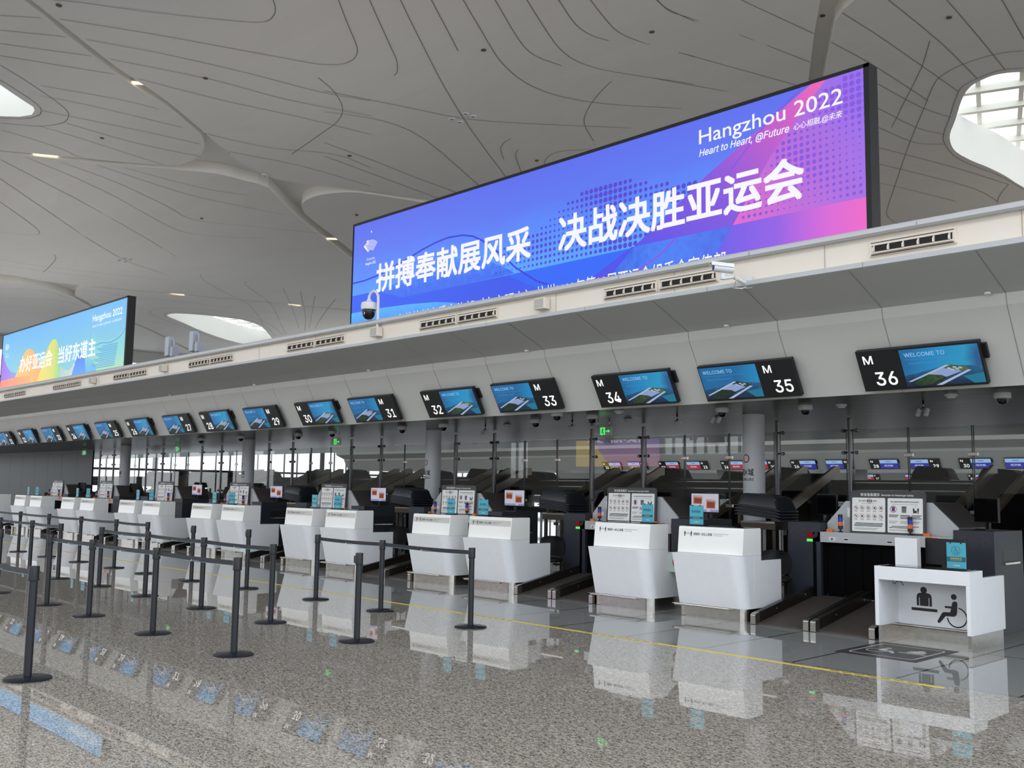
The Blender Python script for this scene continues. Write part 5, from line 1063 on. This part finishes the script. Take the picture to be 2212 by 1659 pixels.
m = MB(); s_ = d.cross(V3((0, 0, 1))).normalized(); u_ = s_.cross(d); m.loft([[A+d*k+s_*a+u_*c for a, c in ((-.058, .015), (-.048, .06), (.048, .06), (.058, .015), (.04, .052), (-.04, .052))] for k in (-.12, .15)], 0); m.build('sun_shield', COLW, t)
m = MB(); m.cyl(A+d*.11, A+d*.114, .04, n=16); m.build('lens', GLOSSB, t)
m = MB(); m.cyl(A-V3((0, 0, .06)), A-V3((0, 0, .13)), .03); m.tube([A-V3((0, 0, .12)), V3((.03, -.28, -.02)), V3((.05, -.1, -.06)), V3((.06, 0, -.06))], .022, 8); m.box(.02, .12, -.02, 0, -.12, .02); m.build('arm', COLW, t)
m = MB(); m.tube([A-d*.14, A-d*.16-V3((0, 0, .12)), V3((-.05, -.15, -.12)), V3((.03, -.1, -.13)), V3((.06, -.02, -.1))], .007, 6); m.build('cable', VCR, t)
ANT = mat('antenna_metal', (.66, .67, .70), .4)
for i, (x, lb) in enumerate(((-23.1, 'left one of two pale aerial antennas on the island roof'), (-21.8, 'right one of two pale aerial antennas on the island roof'))):
    t = thing('aerial_antenna', lb, 'antenna', (x, 10.5, 4.3), 'aerial antennas on the roof')
    m = MB(); m.cyl((.22, 0, 0), (.22, 0, .92), .03, n=10); m.build('mast', ANT, t); t.scale = (.88, .88, .88)
    m = MB(); m.box(-.2, .02, -.08, .08, .46, 1.0); m.build('panel', mat('antenna_grey', (.70, .72, .76), .45), t, bevel=.015)
    m = MB(); m.box(0, .22, -.03, .03, .66, .70); m.box(.0, .06, -.03, .03, .5, .9); m.build('bracket', ANT, t)
    m = MB(); m.box(.20, .33, -.1, .1, .42, .68); m.tube([(-.1, 0, .4), (-.05, 0, .33), (.1, 0, .36), (.25, 0, .43)], .012, 6); m.build('radio_unit', ANT, t, bevel=.02)
# small lights on the bulkhead joint
bl0 = None
for i, x in enumerate((-3.89, -7.11, -10.75, -14.9, -19.1, -23.2)):
    lb = 'tiny white sensor under the dark bulkhead slope, %s along from the camera' % ORD[i]
    if bl0 is None:
        m = MB(); m.lathe([(.035, -.03), (.035, -.01), (.02, 0)], n=14); bl0 = m.build('ceiling_sensor', PAPER); o = bl0
    else: o = bl0.copy(); COL.objects.link(o)
    o.location = (x, 10.60, zx(3.728, 3.79, x)); tag(o, lb, 'sensor', 'tiny sensors on the bulkhead')

# ---------------------------------------------------------------- under the soffit
ZS = 2.835
dc0 = None
for i, (x, y) in enumerate(((-4.42, 12.39), (-7.14, 12.59), (-8.34, 12.3), (-10.9, 11.45), (-10.86, 12.26), (-12.4, 12.48), (-14.8, 12.34), (-16.21, 12.41), (-18.96, 12.53), (-20.67, 12.7), (-23.1, 12.5), (-25.3, 12.5))):
    lb = 'white dome camera with black bubble under the soffit, %s from the right' % ORD[i]
    if dc0 is None:
        dc0 = thing('dome_camera', lb, 'camera', (x, y, ZS), 'dome cameras under the soffit')
        m = MB(); m.lathe([(.095, 0), (.1, -.03), (.095, -.065), (.07, -.07)], n=24); m.build('housing', COLW, dc0)
        m = MB(); m.lathe([(.065, -.065), (.06, -.10), (.04, -.128), (0, -.137)], n=20); m.build('dome', GLOSSB, dc0)
    else: dup(dc0, (x, y, ZS), lb)
sd0 = None
for i, (x, y) in enumerate(((-6.68, 12.75), (-10.95, 13.3), (-4.95, 12.2), (-9.9, 11.8), (-13.9, 13.2))):
    lb = 'flat white smoke detector under the soffit, %s' % ['beside the M 35 board camera', 'left of the exit sign', 'below the M 36 board', 'below the M 33 board', 'below the M 32 board'][i]
    if sd0 is None: m = MB(); m.lathe([(.075, 0), (.075, -.02), (.05, -.035), (.045, -.05), (0, -.05)], n=20); sd0 = m.build('smoke_detector', COLW); o = sd0
    else: o = sd0.copy(); COL.objects.link(o)
    o.location = (x, y, ZS); tag(o, lb, 'smoke detector', 'smoke detectors under the soffit')
fl0 = None
for i, (x, y) in enumerate(((-5.6, 12.9), (-8.6, 12.55), (-9.6, 12.9), (-11.9, 12.9), (-14.2, 12.9))):
    lb = 'small twin-head fitting hanging from the soffit, %s from the right' % ORD[i]
    if fl0 is None:
        fl0 = thing('twin_spotlight', lb, 'spotlight', (x, y, ZS), 'twin fittings under the soffit')
        m = MB(); m.cyl((0, 0, 0), (0, 0, -.1), .014, n=8); m.box(-.07, .07, -.02, .02, -.115, -.095); m.build('bracket', GUNM, fl0)
        for sx_ in (-.055, .055): m = MB(); m.cyl((sx_, 0, -.11), (sx_, -.05, -.19), .03, n=12); m.build('lamp_head', COLW, fl0)
    else: dup(fl0, (x, y, ZS), lb)
# columns
for i, (x, ref) in enumerate(((-8.66, 'behind the M 35 desk'), (-16.7, 'behind the M 31 desk'), (-24.75, 'behind the M 27 desk'), (-33.05, 'behind the M 23 desk'))):
    t = thing('column', 'round pale column with no-entry mark and Chinese lettering '+ref, 'column', (x, 13.65, 0), 'round columns under the soffit')
    R_ = .172; m = MB(); m.cyl((0, 0, 0), (0, 0, ZS), R_, n=40); m.build('shaft', COLW, t)
    TH0 = -pi/2+.42                                   # middle of the lettering on the shaft
    bend = lambda p: V3((R_*1.008*cos(TH0-.42+p[0]/R_), R_*1.008*sin(TH0-.42+p[0]/R_), p[1]))
    m = MB(); m.text('控制区域', None, (-.27, .09, 1.86, 1.97), 0, 0, .02, bend=bend); m.text('非工作人员禁止进出', None, (-.27, .09, 1.78, 1.825), 0, 0, .012, bend=bend)
    m.build('lettering', INK, t, recalc=False)
    m = MB(); P = [bend(p) for p in [(q*cos(a)-.04, 2.13+q*sin(a)) for a in [2*pi*j/28 for j in range(29)] for q in (.05, .068)]]
    m.add(P, [(2*j, 2*j+1, 2*j+3, 2*j+2) for j in range(28)]); m.add([bend((-.04+a, 2.13+c)) for a, c in ((-.035, -.009), (.035, -.009), (.035, .009), (-.035, .009))], [(0, 1, 2, 3)]); m.build('no_entry_mark', RED, t, recalc=False)
# glass partition, bay by bay
YG = 14.7
gb = {}
for k in range(-1, 8):
    for short in (0, 1):
        x0 = (-7.57 if not short else -8.87)-PITCH_M*k; w = 2.85 if not short else 1.30
        where = 'right of the M %d board' % (35-2*k) if not short else 'left of the M %d board' % (35-2*k)
        if k == -1: where = 'at the far right end'+(' (wide bay)' if not short else ' (narrow bay)')
        lb = '%s glass partition bay with steel posts, %s' % ('wide' if not short else 'narrow', where)
        if short not in gb:
            t = thing('glass_partition', lb, 'glass partition', (x0, YG, 0), 'glass partition bays behind the scanners'); gb[short] = t
            m = MB(); m.box(-.03, .03, -.03, .03, 0, ZS-.03); m.build('post', GUNM, t, bevel=.012)
            n = 3 if not short else 1; pw = w/n
            for i in range(n):
                m = MB(); m.box(.05+i*pw if i == 0 else i*pw+.006, (i+1)*pw-(.05 if i == n-1 else .006), -.006, .006, .05, 2.62)
                for q in (.05+i*pw if i == 0 else i*pw+.006, (i+1)*pw-(.05 if i == n-1 else .006)-.012): m.box(q, q+.012, -.0075, .0075, .05, 2.62, 1)
                m.build('pane', [GLASS, GEDGE], t)
            for i in range(1, n):
                for z in (.9, 1.36, 2.2) if not short else ():
                    m = MB(); m.box(i*pw-.07, i*pw+.07, -.02, .02, z-.03, z+.03); m.build('clamp_plate', STEEL, t, bevel=.006)
            for z in (.5, 1.4, 2.25, 2.6):
                m = MB()
                for sg in ((1, -1) if short else (1,)):
                    xx = .035 if sg == 1 else w-.035; m.cyl((xx, -.02, z), (xx+sg*.07, -.02, z), .012, n=8); m.cyl((xx+sg*.07, -.035, z), (xx+sg*.07, .015, z), .03, n=12)
                m.build('glass_bolt', GUNM, t)
        else: dup(gb[short], (x0, YG, 0), lb)
# exit signs
ex0 = None
for i, (x, y, lb) in enumerate(((-11.25, 13.0, 'lit green running-man exit sign hanging below the M 33 board'), (-19.35, 12.9, 'green exit sign hanging below the M 30 board'), (-28.2, 13.2, 'green exit sign hanging below the M 26 board'), (-35.5, 13.2, 'green exit sign hanging at the far left end'))):
    if ex0 is None:
        ex0 = thing('exit_sign', lb, 'exit sign', (x, y, 2.54), 'hanging exit signs')
        m = MB(); m.box(-.19, .19, -.02, .02, 0, .155); m.build('panel', mat('exit_panel_grey', (.62, .66, .64), .3, .5), ex0, bevel=.003)
        fr = frame((0, -.0215, 0)); m = MB(); m.flat([(-.06, .012), (.05, .012), (.05, .143), (-.06, .143)], fr, 0)
        m.line([(.065, .075), (.12, .075)], .02, fr, 0); m.flat([(.115, .045), (.115, .105), (.165, .075)], fr, 0)
        m.disc((.0, .125), .011, fr, 1, .0006, 10); m.line([(-.005, .11), (-.012, .07), (.015, .05), (.0, .02)], .016, fr, 1, .0006); m.line([(-.012, .07), (-.035, .04)], .014, fr, 1, .0006); m.line([(-.03, .085), (-.005, .105), (.025, .088)], .01, fr, 1, .0006)
        m.build('running_man', [LITG, INK], ex0, recalc=False)
        for sx_ in (-.13, .13): m = MB(); m.cyl((sx_, 0, .155), (sx_, 0, ZS-2.54), .006, n=8); m.build('hanging_rod', STEEL, ex0)
    else: dup(ex0, (x, y, 2.54), lb)
# inclined and collecting conveyors behind the glass
ic0 = None; BRZ = mat('bronze_side_plate', (.62, .54, .46), .4, .1)
for k in range(8):
    lb = 'bronze inclined conveyor rising behind the glass near the %s' % ('low accessible desk' if k == 0 else 'M %d desk' % (36-2*k))
    if ic0 is None:
        ic0 = thing('inclined_conveyor', lb, 'conveyor', (XM(k)+.15, 15.2, 0), 'inclined conveyors behind the glass')
        for xx in (-.72, -.12, .56):
            m = MB(); m.prism([(0, 1.0), (0, 1.2), (2.2, 2.12), (2.35, 2.12), (2.35, 1.95), (2.2, 1.93)], 'x', xx-.03, xx+.03); m.build('side_plate', BRZ, ic0, bevel=.004)
        m = MB(); m.prism([(0, 1.0), (0, 1.05), (2.25, 1.98), (2.25, 1.9)], 'x', -.69, .53); m.build('belt', mat('incline_belt_black', (.06, .058, .056), .6), ic0)
        for yy in (.4, 1.9): m = MB(); m.box(-.6, .5, yy-.04, yy+.04, 0, 1.0+yy*.4); m.build('support', DSTEEL, ic0)
    else: dup(ic0, (XM(k)+.15, 15.2, 0), lb)
t = thing('collecting_conveyor', 'long dark collecting conveyor running behind the glass with trays on it', 'conveyor', (-20, 18.2, 0))
m = MB(); m.box(-30, 24, -.55, .55, 1.52, 1.72); m.build('bed', CHAR, t)
m = MB(); m.box(-30, 24, -.62, -.56, 1.45, 1.86); m.build('side_frame', mat('conveyor_dark', (.15, .16, .18), .4, .3), t)
for z in (1.66, 1.80): m = MB(); m.box(-30, 24, -.66, -.62, z, z+.022); m.build('side_rail', STEEL, t)
m = MB(); m.box(-30, 24, -.6, .6, 1.02, 1.14); m.build('beam', mat('olive_grey_beam', (.36, .36, .33), .5), t)
for i in range(14):
    m = MB(); m.box(-30+4*i-.09, -30+4*i+.09, -.4, -.25, 0, 1.5); m.build('leg', mat('olive_grey_beam', (.36, .36, .33), .5), t)
tr2 = None; n_ = 0
for k in range(9):
    for j, dx in enumerate((.4, 1.55, 2.75)):
        if (k*3+j) % 5 == 3: continue
        x = -5.0-PITCH_M*k-dx
        for i in range(3 + (k+j) % 3):
            tray((x, 18.2+.02*i, 1.80+.042*i), .04*((k+j) % 3-1), .03, '%s black tray of the %s pile behind the glass by board M %d' % (['lowest', 'second', 'third', 'fourth', 'fifth'][i], ['right', 'middle', 'left'][j], 36-2*k), 'trays on the collecting conveyor')
# machine cabinets behind the glass
cb0 = None
for k in range(7):
    lb = 'tall dark control cabinet behind the glass near the %s' % ('low accessible desk' if k == 0 else 'M %d desk' % (36-2*k)); x = -5.6-PITCH_M*k
    if cb0 is None:
        cb0 = thing('control_cabinet', lb, 'cabinet', (x, 16.7, 0), 'control cabinets behind the glass')
        m = MB(); m.box(-.35, .35, -.25, .25, 0, 1.05); m.build('case', mat('cabinet_dark', (.11, .12, .14), .4), cb0, bevel=.006)
        m = MB(); m.box(-.32, .32, -.258, -.25, .08, 1.0); m.build('door', mat('cabinet_door', (.14, .15, .17), .4), cb0)
        m = MB(); m.box(-.28, .0, -.262, -.258, .82, .94); m.build('label_plate', PAPER, cb0)
    else: dup(cb0, (x, 16.7, 0), lb)

# ---------------------------------------------------------------- next row of desks, seen through the glass
def art_n(hi, lo_, txt):
    def f(ws, parent):
        m = MB(); x0, x1, z0, z1 = ws[0]+.015, ws[1]-.02, .03, .485; fr = frame((0, -.047, 0))
        m.flat([(x0, z0), (x1, z0), (x1, z0+.27), (x0, z0+.27)], fr, 0); m.flat([(x0, z0+.27), (x1, z0+.27), (x1, z1), (x0, z1)], fr, 1)
        m.text(txt, fr, (x0+.2, x1-.25, z0+.10, z0+.20), 2, .002, .02); m.flat([(x0+.3, z0+.35), (x1-.3, z0+.35), (x1-.3, z0+.38), (x0+.3, z0+.38)], fr, 3, .002)
        return m.build('display', [mat('n_lower_'+lo_[0], lo_[1], emit=.9), mat('n_upper', (.62, .76, .95), emit=.9), mat('n_text', (.8, .85, 1), emit=.8), mat('n_small', (.4, .45, .6), emit=.6)], parent, recalc=False)
    return f
AN = {'blue': art_n(0, ('blue', (.20, .20, .62)), '经济舱'), 'red': art_n(0, ('red', (.72, .16, .22)), '经济舱'), 'tan': art_n(0, ('tan', (.62, .48, .30)), '经济舱')}
for n in range(20, 32):
    j = (30-n)//2 if n % 2 == 0 else (31-n)//2; base = -18.0-4.2*j; c = 'blue' if n >= 26 else 'red' if n >= 22 else 'tan'
    sign_board('N', str(n), base if n % 2 == 0 else base+1.95, 2.82, 'distant board reading N %d with %s display, seen through the glass' % (n, {'blue': 'blue', 'red': 'red', 'tan': 'tan'}[c]), 'distant N boards seen through the glass', 11.05+OFF, n % 2 == 0, AN[c])
for n, x in ((17, -39.6), (19, -36.0), (20, -31.0), (21, -28.6)):
    sign_board('P', str(n), x, 2.82, 'tiny far board reading %d, deep behind the N boards' % n, 'tiny far boards deep in the hall', 11.05+2*OFF, n % 2 == 0, AN['red'])
sd = DESKS[True]
for j in range(7):
    dup(sd, (-19.2-4.2*(j//2)+1.5*(j % 2), 10.66+OFF, 0), 'far white desk seen through the glass under the N %d board' % (30-2*(j//2)+j % 2))
for j in range(4):
    dup(xr0, (-16.0-4.2*j, 12+OFF, 0), 'far grey baggage scanner seen through the glass near the N %d board' % (31-2*j))
    dup(sb0, (-16.4-4.2*j, 12.1+OFF, 1.1), 'far safety board seen through the glass under the N %d board' % (31-2*j))
    dup(tl0, (-18.3-4.2*j, 10.74+OFF, 1.157), 'far teal notice seen through the glass under the N %d board' % (30-2*j))
fc0 = None
for i, x in enumerate((-15.6, -24.0, -32.4, -40.8, -49.2)):
    lb = 'far round column of the next desk row, %s from the right' % ORD[i]
    if fc0 is None: m = MB(); m.cyl((0, 0, 0), (0, 0, 2.85), .3, n=24); fc0 = m.build('column', COLW); o = fc0
    else: o = fc0.copy(); COL.objects.link(o)
    o.location = (x, 13.6+OFF, 0); tag(o, lb, 'column', 'far columns under the next soffit')
# video wall on the row behind the camera, mirrored in the glass
def art3(m):
    fr = (V3((0, 0, 0)), V3((-1, 0, 0)), V3((0, 0, 1)), V3((0, 1, 0)))
    m.flat([(-4.6, 0), (4.6, 0), (4.6, 4.4), (-4.6, 4.4)], fr, 0, 0); m.flat([(4.6, 0), (4.6, 3.1), (3.4, 3.1), (1.2, .6), (.4, 0)], fr, 1, .01); m.text('展现风采', fr, (-2.6, 3.2, 2.0, 3.4), 2, .02, .02)
t = thing('led_screen', 'distant purple and yellow video wall mirrored in the glass partition', 'screen', (-54.3, -35.0, 3.6))
m = MB(); m.box(-4.7, 4.7, -.3, 0, -.1, 4.5); m.build('housing', BLACK, t)
m = MB(); art3(m); c = m.build('screen', [SM('led3_purple', [(0, 'e0709a'), (.45, '8f58c8'), (1, '6a4cc0')], 'Z', 0, 4.4, 2.2), mat('led3_yellow', (.95, .8, .3), emit=2.0), mat('led3_white', (.95, .95, 1), emit=2.4)], t, recalc=False); c.location = (0, .02, 0)
for sx_ in (-3.5, 3.5): m = MB(); m.box(sx_-.1, sx_+.1, -.25, -.05, -3.6, -.1); m.build('support_strut', GUNM, t)

# ---------------------------------------------------------------- ceiling fittings
cs0 = None; CL = ['above the left end of the big video wall', 'in the junction of the curved ceiling grooves', 'in the far left part of the ceiling']; QN = ['first', 'second', 'third', 'fourth']
for i, (x, y) in enumerate(SPOTS):
    lb = 'small round downlight, %s of four %s' % (QN[i % 4], CL[i//4]); dz = .0 if not any(inside((x, y), h) for h in HOLES[:3]) else .55
    if cs0 is None:
        cs0 = thing('ceiling_downlight', lb, 'downlight', (x, y, Zc(x, y)), 'groups of four ceiling downlights')
        m = MB(); m.lathe([(.15, .02), (.15, -.05), (.11, -.06), (.10, .0)], n=20); m.build('rim', COLW, cs0)
        m = MB(); m.lathe([(.10, -.03), (.05, -.005), (0, 0)], n=16); m.build('reflector', STEEL, cs0)
    else: dup(cs0, (x, y, Zc(x, y)+dz), lb)
cs0 = None
for i, (x, y) in enumerate(DOTS):
    lb = 'small dark round ceiling outlet, %s counted along the curved ceiling' % (ORD+['thirteenth', 'fourteenth'])[i]
    if cs0 is None: m = MB(); m.lathe([(.10, 0), (.09, -.03), (.05, -.035), (0, -.035)], n=18); cs0 = m.build('ceiling_outlet', mat('outlet_grey', (.33, .32, .31), .6)); o = cs0
    else: o = cs0.copy(); COL.objects.link(o)
    o.location = (x, y, Zc(x, y)+(.55 if any(inside((x, y), h) for h in HOLES[:3]) else -.005)); tag(o, lb, 'ceiling outlet', 'dark ceiling outlets')
cs0 = None; GN = ['in the long groove at the top left', 'in the groove reaching the left edge', 'in the groove beside the big video wall', 'in the far groove, left one', 'in the far groove, right one']
for i, (x, y) in enumerate(GLOW):
    lb = 'warm lit strip lamp '+GN[i]
    o = thing('groove_lamp', lb, 'lamp', (x, y, Zc(x, y)+.06), 'warm lamps in the ceiling grooves')
    dx, dy = ((-.6, -.8), (.5, .86), (.62, .78), (.1, 1), (.25, .95))[i]; d = V3((dx, dy, 0)).normalized(); e = V3((-d.y, d.x, 0))
    m = MB(); m.loft([[d*a+e*c for c in (-.07, .07)]+[d*a+e*c+V3((0, 0, .06)) for c in (.07, -.07)] for a in (-.55, .55)], 0); m.build('lamp_body', mat('warm_lamp', (1, .86, .68), emit=2.2), o)
    m = MB(); m.loft([[d*a+e*c+V3((0, 0, .06)) for c in (-.14, .14)]+[d*a+e*c+V3((0, 0, .12)) for c in (.14, -.14)] for a in (-.65, .65)], 0); m.build('tray', COLW, o)
